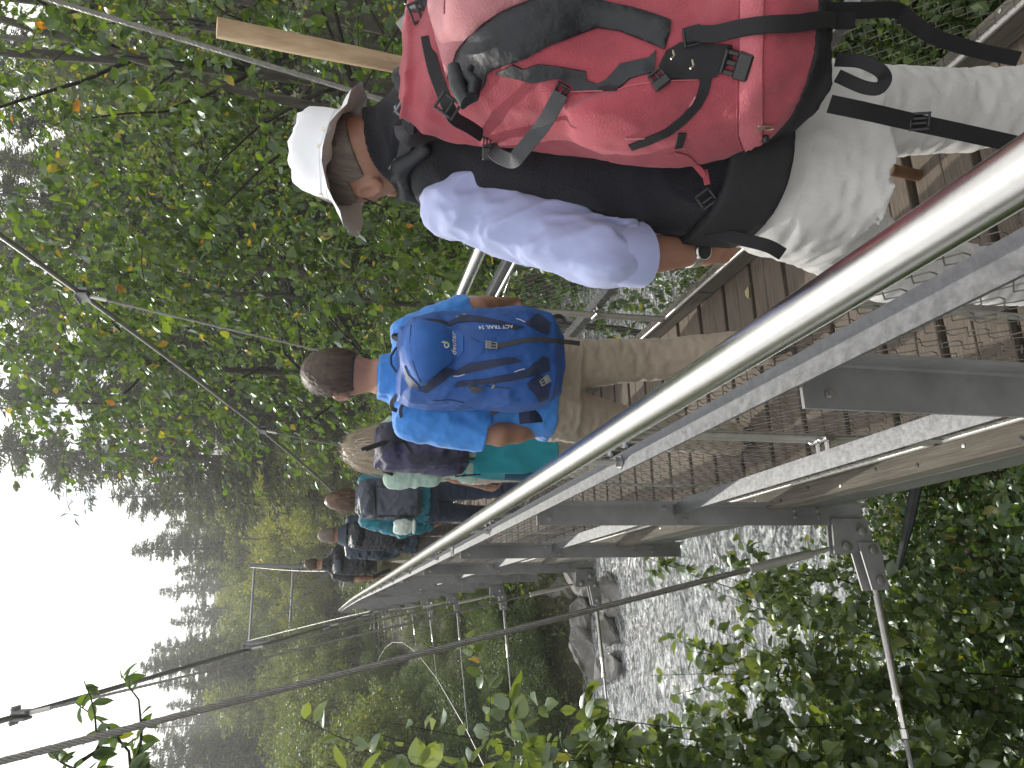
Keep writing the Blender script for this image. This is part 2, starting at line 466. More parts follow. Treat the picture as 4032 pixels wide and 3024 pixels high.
    for k in range(len(POSTS)-1):
        c = POSTS[k]+.68+.784
        if c > YN-1: break
        f = put('panel_frame', frm, (q(.412), c, zd(c)), bridge)
        w = put('wire_mesh', wp, (q(.412), c, zd(c)+.535), f); tag(w, kind='stuff')
        put('panel_stay', stay, (q(.416), c-.02, zd(c)), f)
        if c < 14:
            for dy in (-.765, .765):
                o = put('pipe_clamp', clampm, (q(.412), c+dy, zd(c)+.45), f)

# cross beams, bottom brackets
for k, yy in enumerate(POSTS):
    if yy > YN-.5: continue
    MB().box((CX, yy+.02, zd(yy)-.235), (2*(CX-.371), .06, .09), None, .004).build('cross_beam', M_DARK, bridge, 30)
def bracket_mb(sg):
    # plate pair under the post, ear for the hanger fork and ear for the wind tie
    m = MB()
    for dy in (-.016, .016):
        m.extrude([(.03, -.18), (.03, -.33), (-.07, -.345), (-.10, -.25), (-.10, -.17)], (0, dy-.004, 0), (sg, 0, 0), (0, 0, 1), (0, 1, 0), .008)
        m.extrude([(-.06, -.27), (-.06, -.36), (-.235, -.372), (-.235, -.30)], (0, dy*1.75-.003, 0), (sg, 0, 0), (0, 0, 1), (0, 1, 0), .006)
    return m
for sg in (1, -1):
    bm = bracket_mb(sg).mesh('bracket', M_GALVP, 30)
    pin = MB().lathe([(.012, -.045), (.018, -.043), (.018, -.036), (.011, -.035), (.011, .035), (.016, .036), (.016, .043)], (0, 0, 0), (0, 1, 0), 10).mesh('pin', M_BOLT, 30)
    for k, yy in enumerate(POSTS):
        if k % 2 == 1 and yy < 40:
            X = .285 if sg == 1 else mir(.285)
            b = put('bracket', bm, (X, yy, zd(yy)), bridge)
            if yy < 20:
                for px, pz in ((-.02, -.29), (-.075, -.215), (-.09, -.325), (-.20, -.335)): put('pin', pin, (X+sg*px, yy, zd(yy)+pz), b)

# ------------------------------------------------------------------ far tower
tower = empty('bridge_tower', (CX, 44, -.5), 'grey steel portal tower with cross bracing at the far end of the bridge', 'tower')
M_TOW = mat('tower_steel', (.16, .18, .21), .5, .4, var=.1, scale=4)
for sx in (-1, 1):
    MB().tube([(CX+sx*1.80, 44, -.6), (CX+sx*1.86, 44, 2.5), (CX+sx*2.0, 44, 5.55)], .085, 6, flat=1.3).build('leg', M_TOW, tower, 30)
    MB().box((CX+sx*2.0, 44, 5.6), (.22, .26, .08), None, .01).build('cable_saddle', M_TOW, tower, 30)
MB().tube([(CX-1.95, 44, 5.35), (CX+1.95, 44, 5.35)], .06, 8).build('crossbeam', M_TOW, tower)
MB().tube([(CX-1.88, 44, 3.35), (CX+1.88, 44, 3.35)], .06, 8).build('crossbeam', M_TOW, tower)
for sx in (-1, 1):
    MB().tube([(CX+sx*1.92, 43.9, 5.25), (CX-sx*1.8, 43.9, 1.2)], .035, 6).build('brace', M_TOW, tower)
MB().tube([(CX-2.9, 43.6, -.42), (CX+2.9, 43.6, -.42)], .07, 8).build('sill_beam', M_GALV, tower)

# ------------------------------------------------------------------ main cables with hangers
def cab_z(Y): yy = Y/.8; return .8*(.14+.00876*(yy-28)**2+.4)
def cab_hw(Y): yy = Y/.8; return .8*(.90+.0020*(yy-28)**2)
def rope(pts, r, strands=6, twist=55., n=5):
    """laid wire rope: several strands wound round the line"""
    P, T, N, B = frames(pts); m = MB()
    s = np.concatenate([[0], np.cumsum(np.linalg.norm(np.diff(P, axis=0), axis=1))])
    for k in range(strands):
        a = s*twist + 2*PI*k/strands
        Q = P + (r*.62)*(np.cos(a)[:, None]*N + np.sin(a)[:, None]*B)
        m.tube(Q, r*.42, n, cap=False)
    return m
def resample(a, b, step): n = max(2, int(np.linalg.norm(np.array(b)-np.array(a))/step)); return [np.array(a)+(np.array(b)-np.array(a))*t for t in np.linspace(0, 1, n)]
clamp_m = MB()
for dx in (-.02, .02): clamp_m.box((dx, 0, -.012), (.018, .15, .075), None, .004)
for dy in (-.05, 0, .05):
    clamp_m.lathe([(.010, -.055), (.010, .055)], (0, dy, .03), (1, 0, 0), 6)
    clamp_m.lathe([(.014, -.045), (.014, -.032)], (0, dy, .03), (1, 0, 0), 6); clamp_m.lathe([(.014, .032), (.014, .045)], (0, dy, .03), (1, 0, 0), 6)
CLAMP = clamp_m.mesh('cable_clamp', M_GALVP, 30)
for sx, lab in ((-1, 'left main suspension cable with clamps and hangers, running up to the left tower leg'), (1, 'right main suspension cable with clamps and hangers, crossing in front of the broadleaf trees')):
    pts = [(CX+sx*cab_hw(Y), Y, cab_z(Y)) for Y in np.linspace(-3, 44, 64)]
    mc = MB().tube(pts, .018, 10).build('main_cable', M_CABLE, None)
    tag(mc, lab, 'cable', 'main suspension cables')
    for k, yy in enumerate(POSTS):
        if k % 2 == 1 and yy < 40:
            top = np.array([CX+sx*cab_hw(yy), yy, cab_z(yy)]); bot = np.array([CX+sx*(CX-.212), yy, zd(yy)-.20])
            if top[2] > bot[2]+.5:
                d = (bot-top)/np.linalg.norm(bot-top)
                a, b = top+d*.05, bot-d*.30
                if yy < 9: rope(resample(a, b, .012 if yy < 4 else .03), .0105, 6, 60, 4).build('hanger', M_CABLE, mc, 180)
                else: MB().tube([a, b], .009, 6).build('hanger', M_CABLE, mc)
                MB().tube([b-d*.09, b-d*.088, b, b+d*.18, b+d*.181, b+d*.26], [.011, .016, .0165, .0165, .009, .009], 10).build('socket', M_STAINR, mc)
                MB().tube([a, a+d*.12], .014, 8).build('socket', M_STAINR, mc)
            put('cable_clamp', CLAMP, top, mc)

# ------------------------------------------------------------------ wind cables with their tie rods
def wind_x(Y): return -.64-.0102*(Y-21.8)**2
for sx in (-1, 1):
    q = (lambda x: x) if sx == -1 else mir
    ys = [yy for k, yy in enumerate(POSTS) if k % 2 == 1 and yy < 40]
    wz = lambda Y: -.42 - .0004*(Y-21.8)**2
    wc = MB().tube([(q(wind_x(Y)), Y, wz(Y)) for Y in [-6]+ys+[46]], .014, 8).build('wind_cable', M_STAIN, None, 60)
    tag(wc, 'bright kinked wind cable stretched beside the bridge over the far bank bushes' if sx == -1 else 'wind cable stretched on the right side of the bridge below the broadleaf trees', 'cable', 'wind cables')
    for yy in ys:
        a = np.array([q(.285-.20), yy, zd(yy)-.335]); b = np.array([q(wind_x(yy)), yy, wz(yy)])
        d = (b-a)/np.linalg.norm(b-a); L = np.linalg.norm(b-a)
        t1 = min(.55, L*.55)
        tb = MB().tube([a, a+d*.02, a+d*.05, a+d*.055, a+d*t1*.72, a+d*t1*.73, a+d*t1*.76, a+d*t1*.765, a+d*t1*.93, a+d*t1*.935, a+d*t1*.99, a+d*t1],
                       [.006, .012, .012, .0145, .0145, .018, .018, .012, .012, .017, .017, .009], 12).build('turnbuckle', M_STAIN, wc)
        if yy < 4 and sx == -1: rope(resample(a+d*t1, b, .012), .009, 6, 70, 4).build('tie_rope', M_GALV, wc, 180)
        else: MB().tube([a+d*t1, b], .0075, 6).build('tie_rope', M_GALV, wc)
# ================================================================== ground and water
def sstep(a, b, x): t = np.clip((x-a)/(b-a), 0, 1); return t*t*(3-2*t)
def fbm2(x, y, s, seed=0, oct=4):
    r = np.random.default_rng(seed); o = np.zeros_like(x, dtype=float); amp = 1.0; fr = s
    for k in range(oct):
        for j in range(3):
            a = r.uniform(0, 2*PI); p = r.uniform(0, 2*PI); q = r.uniform(0, 2*PI)
            o += amp/3*np.sin(fr*(x*np.cos(a)+y*np.sin(a))+p+1.7*np.sin(fr*.6*(y*np.cos(a)-x*np.sin(a))+q))
        amp *= .5; fr *= 2.1
    return o
def ground(x, y):
    x = np.asarray(x, float); y = np.asarray(y, float)
    bend = .10*np.maximum(0, -x-2) + .05*np.maximum(0, x-3)
    yy = y - bend*0
    near = -2.35 - .14*np.maximum(yy-1, 0) - .9*sstep(4.5, 8.2, yy) + .45*sstep(2, 9, x)
    bed = -4.6
    far = -3.9 + 1.0*sstep(15.5, 18.5, yy) + 1.2*sstep(18.5, 27, yy) + 1.15*sstep(27, 42, yy)
    z = near*(1-sstep(6.2, 8.8, yy)) + bed*sstep(6.2, 8.8, yy)
    z = z*(1-sstep(15.0, 17.0, yy)) + far*sstep(15.0, 17.0, yy)
    hill = .17*np.maximum(yy-52, 0) + .30*np.maximum(x-9-.10*yy, 0)*sstep(10, 24, yy) + .25*np.maximum(x-12, 0)*(1-sstep(10, 24, yy)) + .10*np.maximum(-x-16, 0)*sstep(14, 24, yy)
    return z + hill + .10*fbm2(x, y, 1.1, 3) + .35*fbm2(x, y, .16, 5)*sstep(20, 40, np.abs(yy-11)+np.abs(x)*.3)
gx = np.concatenate([np.linspace(-160, -16, 50)[:-1], np.linspace(-16, 16, 130), np.linspace(16, 190, 56)[1:]])
gy = np.concatenate([np.linspace(-60, -4, 16)[:-1], np.linspace(-4, 30, 130), np.linspace(30, 260, 76)[1:]])
GX, GY = np.meshgrid(gx, gy, indexing='ij'); GZ = ground(GX, GY)
nxx, nyy = GX.shape
V = np.stack([GX, GY, GZ], -1).reshape(-1, 3)
I, J = np.meshgrid(np.arange(nxx-1), np.arange(nyy-1), indexing='ij'); b0 = (I*nyy+J).ravel()
F = np.stack([b0, b0+nyy, b0+nyy+1, b0+1], 1)
M_GROUND = mat('forest_floor', (.030, .033, .016), .9, 0, col2=(.085, .075, .05), scale=1.3, bump=.6, bscale=14, blotch=((.09, .082, .07), .45, .55, .72))
g = put('ground', fast_mesh('ground', V, F, M_GROUND, smooth=True), (0, 0, 0)); tag(g, kind='structure')

M_WATER = mat('river_water', (.09, .105, .108), .05, 0, var=.2, scale=.8)
_n = M_WATER.node_tree; FOAM_GLITTER = True; _b = _n.nodes['Principled BSDF']; _b.inputs['IOR'].default_value = 1.6; _b.inputs['Specular IOR Level'].default_value = 1.0
_g = _n.nodes.new('ShaderNodeNewGeometry'); _prev = None
for sc, st, ds, strc in ((1.1, .55, .5, (1, 1.5, 1)), (4.5, .7, .14, (1, 1.7, 1)), (15, .7, .04, (1, 1.5, 1))):
    _mp = _n.nodes.new('ShaderNodeMapping'); _mp.inputs['Scale'].default_value = strc
    _mp.inputs['Rotation'].default_value = (0, 0, .35)
    _z = _n.nodes.new('ShaderNodeTexNoise'); _z.inputs['Scale'].default_value = sc; _z.inputs['Detail'].default_value = 4; _z.inputs['Distortion'].default_value = .8
    _p = _n.nodes.new('ShaderNodeBump'); _p.inputs['Strength'].default_value = st; _p.inputs['Distance'].default_value = ds
    _n.links.new(_g.outputs['Position'], _mp.inputs['Vector']); _n.links.new(_mp.outputs[0], _z.inputs['Vector']); _n.links.new(_z.outputs['Fac'], _p.inputs['Height'])
    if _prev: _n.links.new(_prev.outputs[0], _p.inputs['Normal'])
    _prev = _p
_n.links.new(_prev.outputs[0], _b.inputs['Normal'])
_zf = _n.nodes.new('ShaderNodeTexNoise'); _zf.inputs['Scale'].default_value = 6.5; _zf.inputs['Detail'].default_value = 8; _zf.inputs['Roughness'].default_value = .72; _zf.inputs['Distortion'].default_value = 1.2
_mf = _n.nodes.new('ShaderNodeMapping'); _mf.inputs['Scale'].default_value = (.75, 1.4, 1); _mf.inputs['Rotation'].default_value = (0, 0, .3)
_n.links.new(_g.outputs['Position'], _mf.inputs['Vector']); _n.links.new(_mf.outputs[0], _zf.inputs['Vector'])
_rf = _n.nodes.new('ShaderNodeMapRange'); _rf.inputs['From Min'].default_value = .45; _rf.inputs['From Max'].default_value = .66
_n.links.new(_zf.outputs['Fac'], _rf.inputs['Value'])
_xf = _n.nodes.new('ShaderNodeMix'); _xf.data_type = 'RGBA'; _xf.inputs[7].default_value = (.78, .80, .82, 1)  # white mixed into the water colour for foam and for sun glitter
_old = _b.inputs['Base Color'].links[0].from_socket; _n.links.new(_rf.outputs[0], _xf.inputs[0]); _n.links.new(_old, _xf.inputs[6]); _n.links.new(_xf.outputs[2], _b.inputs['Base Color'])
WZ = -3.75
wx = np.linspace(-70, 70, 220); wy = np.linspace(5.5, 18.5, 90); WX, WY = np.meshgrid(wx, wy, indexing='ij')
WZm = WZ + .05*fbm2(WX, WY*1.4, 1.6, 11, 4)
n1, n2 = WX.shape; I, J = np.meshgrid(np.arange(n1-1), np.arange(n2-1), indexing='ij'); b0 = (I*n2+J).ravel()
w = put('water', fast_mesh('water', np.stack([WX, WY, WZm], -1).reshape(-1, 3), np.stack([b0, b0+n2, b0+n2+1, b0+1], 1), M_WATER, smooth=True), (0, 0, 0)); tag(w, kind='structure')

# ------------------------------------------------------------------ boulders
M_ROCK = mat('grey_boulder', (.13, .125, .12), .9, 0, col2=(.30, .29, .275), scale=2.2, bump=.7, bscale=9, blotch=((.07, .075, .06), 1.4, .55, .72))
def boulder(loc, size, seed, label, group='boulders on the far river bank'):
    import bmesh
    r = random.Random(seed); bm = bmesh.new(); bmesh.ops.create_icosphere(bm, subdivisions=4, radius=1)
    planes = []
    for k in range(13):
        d = Vector((r.uniform(-1, 1), r.uniform(-1, 1), r.uniform(-.6, 1))).normalized(); planes.append((d, r.uniform(.42, .8)))
    for v in bm.verts:
        p = v.co.copy()
        for d, h in planes:
            t = p.dot(d)
            if t > h: p -= d*(t-h)*.96
        p += p.normalized()*(.12*mnoise.noise(v.co*1.7+Vector((seed, 0, 0)))+.06*mnoise.noise(v.co*5+Vector((0, seed, 0)))+.03*mnoise.noise(v.co*13+Vector((0, seed, 3))))
        v.co = Vector((p.x*size[0], p.y*size[1], p.z*size[2]))
    me = bpy.data.meshes.new('boulder'); bm.to_mesh(me); bm.free(); me.materials.append(M_ROCK)
    me.polygons.foreach_set('use_smooth', np.ones(len(me.polygons), bool)); me.set_sharp_from_angle(angle=math.radians(20))
    o = put('boulder', me, loc); o.rotation_euler = (0, 0, r.uniform(0, 6)); return tag(o, label, 'rock', group)
for k, (x, y, s, lb) in enumerate([
    (2250, 2265, .75, 'large pale boulder at the water edge nearest the bridge bottom'), (2170, 2330, .85, 'broad pale boulder just behind the water edge under the bridge'),
    (2080, 2300, .65, 'rounded grey boulder highest on the bank beside the bridge'), (2330, 2350, .55, 'small grey boulder with its foot in the river near the bridge'),
    (2240, 2420, .7, 'grey boulder in the middle of the river edge row'), (2330, 2470, .5, 'low dark boulder at the water left of the middle'),
    (2150, 2470, .6, 'pale boulder half under the dark bushes'), (2250, 2560, .7, 'flat grey boulder at the water farther left'), (2330, 2640, .55, 'wet dark boulder among the foreground leaves'), (2130, 2390, .5, 'small pale boulder wedged between two larger ones')]):
    p = at(x, y, Z=-3.35); boulder((p[0], p[1], -3.62), (s*1.0, s*.8, s*.62), k+3, lb)
r = random.Random(5)
for k in range(26):
    x = r.uniform(-14, 3); y = 16.3+r.uniform(-.7, 1.6)
    if abs(x-.9) < .3: continue
    boulder((x, y, -3.7+r.uniform(-.1, .25)), (r.uniform(.2, .5), r.uniform(.2, .45), r.uniform(.15, .35)), 40+k, 'small grey stone lying along the far river edge', 'small stones of the far river edge')

# ================================================================== foliage tools
LEAF7 = np.array([(0, 0, 0), (0, .5, -.02), (0, 1, -.16), (.30, .36, .07), (.25, .70, .0), (-.30, .36, .07), (-.25, .70, .0)])
LEAF7F = np.array([(0, 3, 1), (3, 4, 1), (4, 2, 1), (0, 1, 5), (5, 1, 6), (6, 1, 2)])
LEAF4 = np.array([(0, 0, 0), (.30, .45, .05), (0, 1, -.06), (-.30, .45, .05)])
LEAF4F = np.array([(0, 1, 2), (0, 2, 3)])
LEAF3 = np.array([(-.3, 0, 0), (.3, .1, .0), (0, 1, 0)]); LEAF3F = np.array([(0, 1, 2)])
def fine_leaf(rr):
    t = np.array([0, .08, .2, .35, .52, .68, .82, .93, 1.]); wv = np.array([0, .13, .25, .315, .31, .25, .15, .055, 0])*rr.uniform(.88, 1.15)
    V = []; F = []
    bend = rr.uniform(-.22, -.05); fold = rr.uniform(.05, .13)
    for i in range(9):
        z = bend*t[i]**2
        V += [(-wv[i], t[i]-.03*wv[i], z+fold*wv[i]*2.2-.25*wv[i]**2+rr.normal(0, .006)), (-wv[i]*.5, t[i], z+fold*wv[i]), (0, t[i], z-.008), (wv[i]*.5, t[i], z+fold*wv[i]), (wv[i], t[i]-.03*wv[i], z+fold*wv[i]*2.2-.25*wv[i]**2+rr.normal(0, .006))]
    for i in range(8):
        for j in range(4): a = i*5+j; F += [(a, a+1, a+6), (a, a+6, a+5)]
    V += [(-.008, -.14, .01), (.008, -.14, .01)]; F += [(45, 46, 2)]
    return np.array(V), np.array(F)
def leaf_frames(D, droop, R, flat=.6):
    """D: outward twig direction per leaf; returns axis (along leaf), side, normal"""
    n = len(D)
    A = unit(D*.8 + R.normal(0, .55, (n, 3)) + np.array([0, 0, -droop]))
    up = unit(np.array([0, 0, 1.])*flat + R.normal(0, .55, (n, 3)))
    S = unit(np.cross(A, up)); Nn = np.cross(S, A)
    return A, S, Nn
def leaf_arrays(P, D, size, R, droop=.5, flat=.8, T=LEAF7, TF=LEAF7F):
    n = len(P); A, S, Nn = leaf_frames(D, droop, R, flat)
    sz = np.broadcast_to(np.asarray(size, float), (n,))[:, None, None]
    V = P[:, None] + sz*(T[None, :, 0, None]*S[:, None]+T[None, :, 1, None]*A[:, None]+T[None, :, 2, None]*Nn[:, None])
    F = (np.arange(n)*len(T))[:, None, None] + TF[None]
    return V.reshape(-1, 3), F.reshape(-1, 3)
def foliage(name, P, D, size, tint, m, R, **kw):
    T = kw.get('T', LEAF7)
    V, F = leaf_arrays(P, D, size, R, **kw)
    return fast_mesh(name, V, F, m, tint=np.repeat(tint, len(T)))

GREEN_NEAR = leaf_mat('broad_leaf', [(0, (.020, .042, .010)), (.45, (.045, .082, .018)), (.86, (.095, .145, .027)), (.93, (.30, .20, .02)), (1, (.36, .13, .02))], .5, .35, .10)
GREEN_SHR = leaf_mat('shrub_leaf', [(0, (.036, .060, .02)), (.5, (.085, .122, .040)), (.9, (.15, .19, .06)), (.97, (.22, .16, .03)), (1, (.30, .12, .02))], .42, .35, .15)
GREEN_BUSH = leaf_mat('bush_leaf', [(0, (.03, .05, .014)), (.5, (.062, .095, .025)), (.92, (.115, .15, .038)), (1, (.16, .13, .03))], .42, .5, .07)
GREEN_FAR = leaf_mat('far_leaf', [(0, (.040, .058, .014)), (.5, (.078, .105, .026)), (.92, (.13, .155, .04)), (1, (.20, .15, .04))], .45, .45, .08)
GREEN_CON = leaf_mat('conifer_needles', [(0, (.018, .028, .010)), (.6, (.044, .060, .018)), (1, (.095, .10, .03))], .35, .5, .05)
GREEN_UND = leaf_mat('undergrowth_leaf', [(0, (.026, .055, .018)), (.5, (.058, .10, .030)), (.93, (.105, .16, .044)), (1, (.18, .15, .03))], .45, .35, .13)
M_BARK = mat('bark', (.035, .03, .025), .9, 0, col2=(.10, .09, .075), scale=6, stretch=(3, 3, .6), bump=.6, bscale=12)
M_TWIG = mat('twig_bark', (.03, .025, .02), .85, 0, var=.3)

def polyline(a, b, n, bow, R):
    a, b = np.array(a, float), np.array(b, float); t = np.linspace(0, 1, n)[:, None]
    off = R.normal(0, 1, 3)*bow
    return a+(b-a)*t+np.sin(t*PI)*off+R.normal(0, bow*.12, (n, 3))*np.sin(t*PI)

def broad_tree(name, base, top_z, lean, crown, n_twig, leaf, m, seed, label, group=None, per=14, trunk_r=.11, forks=2, single=0, hang=.35, cat='tree'):
    """crown: list of (centre, radii, share of the twigs); trunk with limbs, twigs carrying leaves one by one"""
    R = np.random.default_rng(seed); base = np.array(base, float)
    root = empty(name, base, label, cat, group)
    tm = MB(); tops = []
    for f in range(forks):
        e = np.array([base[0]+lean[0]+R.normal(0, .5), base[1]+lean[1]+R.normal(0, .5), top_z*(1 if f == 0 else .85)])
        pl = polyline(base-[0, 0, .3], e, 12, .25, R)
        tm.tube(pl, np.linspace(trunk_r*(1 if f == 0 else .75), trunk_r*.25, 12), 9); tops.append(pl)
    bark = tm.build('trunk', M_BARK, root, 180)
    tw = MB(); P = []; D = []; tot = sum(c[2] for c in crown)
    for c, rad, sh in crown:
        c = np.array(c, float); rad = np.array(rad, float); nt_ = int(n_twig*sh/tot)
        for k in range(nt_):
            d = unit(R.normal(0, 1, 3)); rr = R.uniform(.25, 1)**.45
            q = c + d*rad*rr
            out = unit(d*np.array([1, 1, .5]) + R.normal(0, .45, 3)); L = R.uniform(.35, .8)
            pl = np.array([q + out*L*t + np.array([0, 0, -hang*L*t*t]) for t in np.linspace(0, 1, 5)])
            if k % 3 == 0: tw.tube(pl, [.006, .005, .004, .003, .002], 3, cap=False)
            if k % 40 == 0:
                tr = tops[k % len(tops)]; j = np.argmin(np.abs(tr[:, 2]-(q[2]-1.0)))
                tw.tube(polyline(tr[j], q, 7, .18, R), np.linspace(.028, .006, 7), 5, cap=False)
            t = R.uniform(0, 1, per)
            seg = q + out*L*t[:, None] + np.array([0, 0, -hang*L])*(t*t)[:, None]
            P.append(seg + R.normal(0, .03, (per, 3))); D.append(np.repeat(out[None], per, 0))
    P = np.concatenate(P); D = np.concatenate(D); n = len(P)
    size = leaf*R.uniform(.55, 1.25, n); tint = np.clip(R.normal(.45, .22, n), 0, .9); odd = R.uniform(0, 1, n) < .005+.02*(np.clip(fbm2(P[:, 0]+P[:, 2], P[:, 1]+P[:, 2]*.7, 1.8, seed, 2)-.5, 0, 1)); tint[odd] = R.uniform(.92, 1, odd.sum())
    tag(tw.build('twigs', M_TWIG, root, 180), kind='stuff')
    if single:
        vis = np.argsort(np.linalg.norm(P-EYE, axis=1)-R.uniform(0, 3, n))[:single]
        mask = np.ones(n, bool); mask[vis] = False
        add_leaves(P[vis], D[vis], size[vis], tint[vis], m, R, root, .5)
        P, D, size, tint = P[mask], D[mask], size[mask], tint[mask]
    fo = put('foliage', foliage('foliage', P, D, size, tint, m, R, droop=.55), (0, 0, 0), root); tag(fo, kind='stuff')
    return root
_leafc = {}
def leaf_single(m, q):
    """one of a few single-leaf meshes (with veined fold) per tint step"""
    key = (m.name, q)
    if key not in _leafc:
        rr = np.random.default_rng(q+3); V, Fq = fine_leaf(rr)
        _leafc[key] = fast_mesh('leaf', V, Fq, m, tint=np.full(len(V), min(1, (q+.5)/12)), smooth=True)
    return _leafc[key]
def add_leaves(P, D, size, tint, m, R, root, droop, narrow=1.0):
    A, S, Nn = leaf_frames(D, droop, R, .8)
    for i in range(len(P)):
        o = put('leaf', leaf_single(m, int(min(11, tint[i]*12))), P[i], root)
        s = size[i]; M3 = Matrix(((S[i][0], A[i][0], Nn[i][0]), (S[i][1], A[i][1], Nn[i][1]), (S[i][2], A[i][2], Nn[i][2])))
        o.rotation_euler = M3.to_euler(); o.scale = (s*narrow, s, s)

def shrub(base, tips, leaf, m, seed, label, per=26, group='leafy shrubs on the near bank', single=0, spread=.16, side=3, blossoms=0):
    """stems from the ground to each tip, leaves in pairs up the stems and side twigs"""
    R = np.random.default_rng(seed); base = np.array(base, float)
    root = empty('leafy_shrub', base, label, 'shrub', group)
    st = MB(); P = []; D = []
    for tp in tips:
        tp = np.array(tp, float); b = base + R.normal(0, .15, 3)*[1, 1, 0]
        pl = polyline(b, tp, 10, .12, R); st.tube(pl, np.linspace(.007, .0015, 10), 4, cap=False)
        runs = [(pl[1:], per)]
        for k in range(side):
            i = R.integers(3, 9); d = unit(R.normal(0, 1, 3)*[1, 1, .4]+np.array([0, 0, .25])); L = R.uniform(.2, .5)*(1+spread)
            e = pl[i]+d*L; sp = polyline(pl[i], e, 5, .04, R); st.tube(sp, np.linspace(.003, .001, 5), 3, cap=False); runs.append((sp, per//2))
        for q, k in runs:
            t = np.sort(R.uniform(.05, 1, k))*(len(q)-1); i = np.minimum(t.astype(int), len(q)-2); f = (t-i)[:, None]
            pos = q[i]*(1-f)+q[i+1]*f; tg = unit(q[i+1]-q[i]); sd = unit(np.cross(tg, R.normal(0, 1, (k, 3))))
            P.append(pos); D.append(sd+tg*.4)
    P = np.concatenate(P); D = np.concatenate(D); n = len(P)
    size = leaf*1.12*R.uniform(.5, 1.2, n); tint = np.clip(R.normal(.5, .22, n), 0, .92); odd = R.uniform(0, 1, n) < .003; tint[odd] = R.uniform(.95, 1, odd.sum())
    tag(st.build('stems', M_TWIG, root, 180), kind='stuff')
    if single:
        idx = np.argsort(np.linalg.norm(P-EYE, axis=1))[:single]; mask = np.ones(n, bool); mask[idx] = False
        add_leaves(P[idx], D[idx], size[idx], tint[idx], m, R, root, .35); P, D, size, tint = P[mask], D[mask], size[mask], tint[mask]
    if len(P):
        fo = put('foliage', foliage('foliage', P, D, size, tint, m, R, droop=.35), (0, 0, 0), root); tag(fo, kind='stuff')
    return root

# ================================================================== near trees on the right bank
G = lambda x, y: float(ground(x, y))
NEAR = [
 ((5.6, 7.2), 8.6, (.4, .3), [((5.2, 6.6, 2.2), (2.6, 2.4, 3.6), 3), ((4.4, 7.6, 4.6), (2.2, 2.2, 2.0), 1.4), ((5.5, 7, -1.2), (2.3, 2.2, 1.6), 1)], 760, .118, .12, 'tall broadleaf tree with forked dark trunk just behind the man with the red backpack', 300),
 ((4.2, 11.0), 8.0, (-.2, .3), [((3.9, 10.4, 2.6), (1.9, 2.2, 3.4), 3), ((3.6, 11, 5.0), (1.6, 1.8, 1.8), 1), ((4.2, 10.6, -1.4), (2.0, 1.6, 1.6), .8)], 680, .118, .09, 'leafy broadleaf tree with yellowing leaves reaching out over the right cable', 0),
 ((9.0, 10.5), 10.5, (.3, 0), [((8.8, 10, 3.6), (3.0, 2.8, 4.6), 1)], 560, .11, .14, 'broadleaf tree deeper in the wood at the right edge of the picture', 0),
 ((4.6, 3.6), 4.6, (.3, -.2), [((4.6, 3.6, .9), (1.7, 1.9, 2.6), 3), ((4.2, 4.2, -1.4), (1.6, 1.6, 1.2), 1)], 430, .085, .06, 'young broadleaf tree beside the bridge at the right front', 0),
 ((7.2, 15.2), 10.0, (-.5, .2), [((6.6, 14.6, 3.2), (2.6, 2.4, 4.4), 1)], 480, .115, .12, 'broadleaf tree in the second row behind the right cable', 0),
]
for i, (b, tz, lean, crown, ntw, lf, tr, lab, sg_) in enumerate(NEAR):
    broad_tree('broadleaf_tree', (b[0], b[1], G(*b)), tz, lean, crown, ntw, lf, GREEN_NEAR, 20+i, lab, 'broadleaf trees on the right bank', trunk_r=tr, single=sg_)

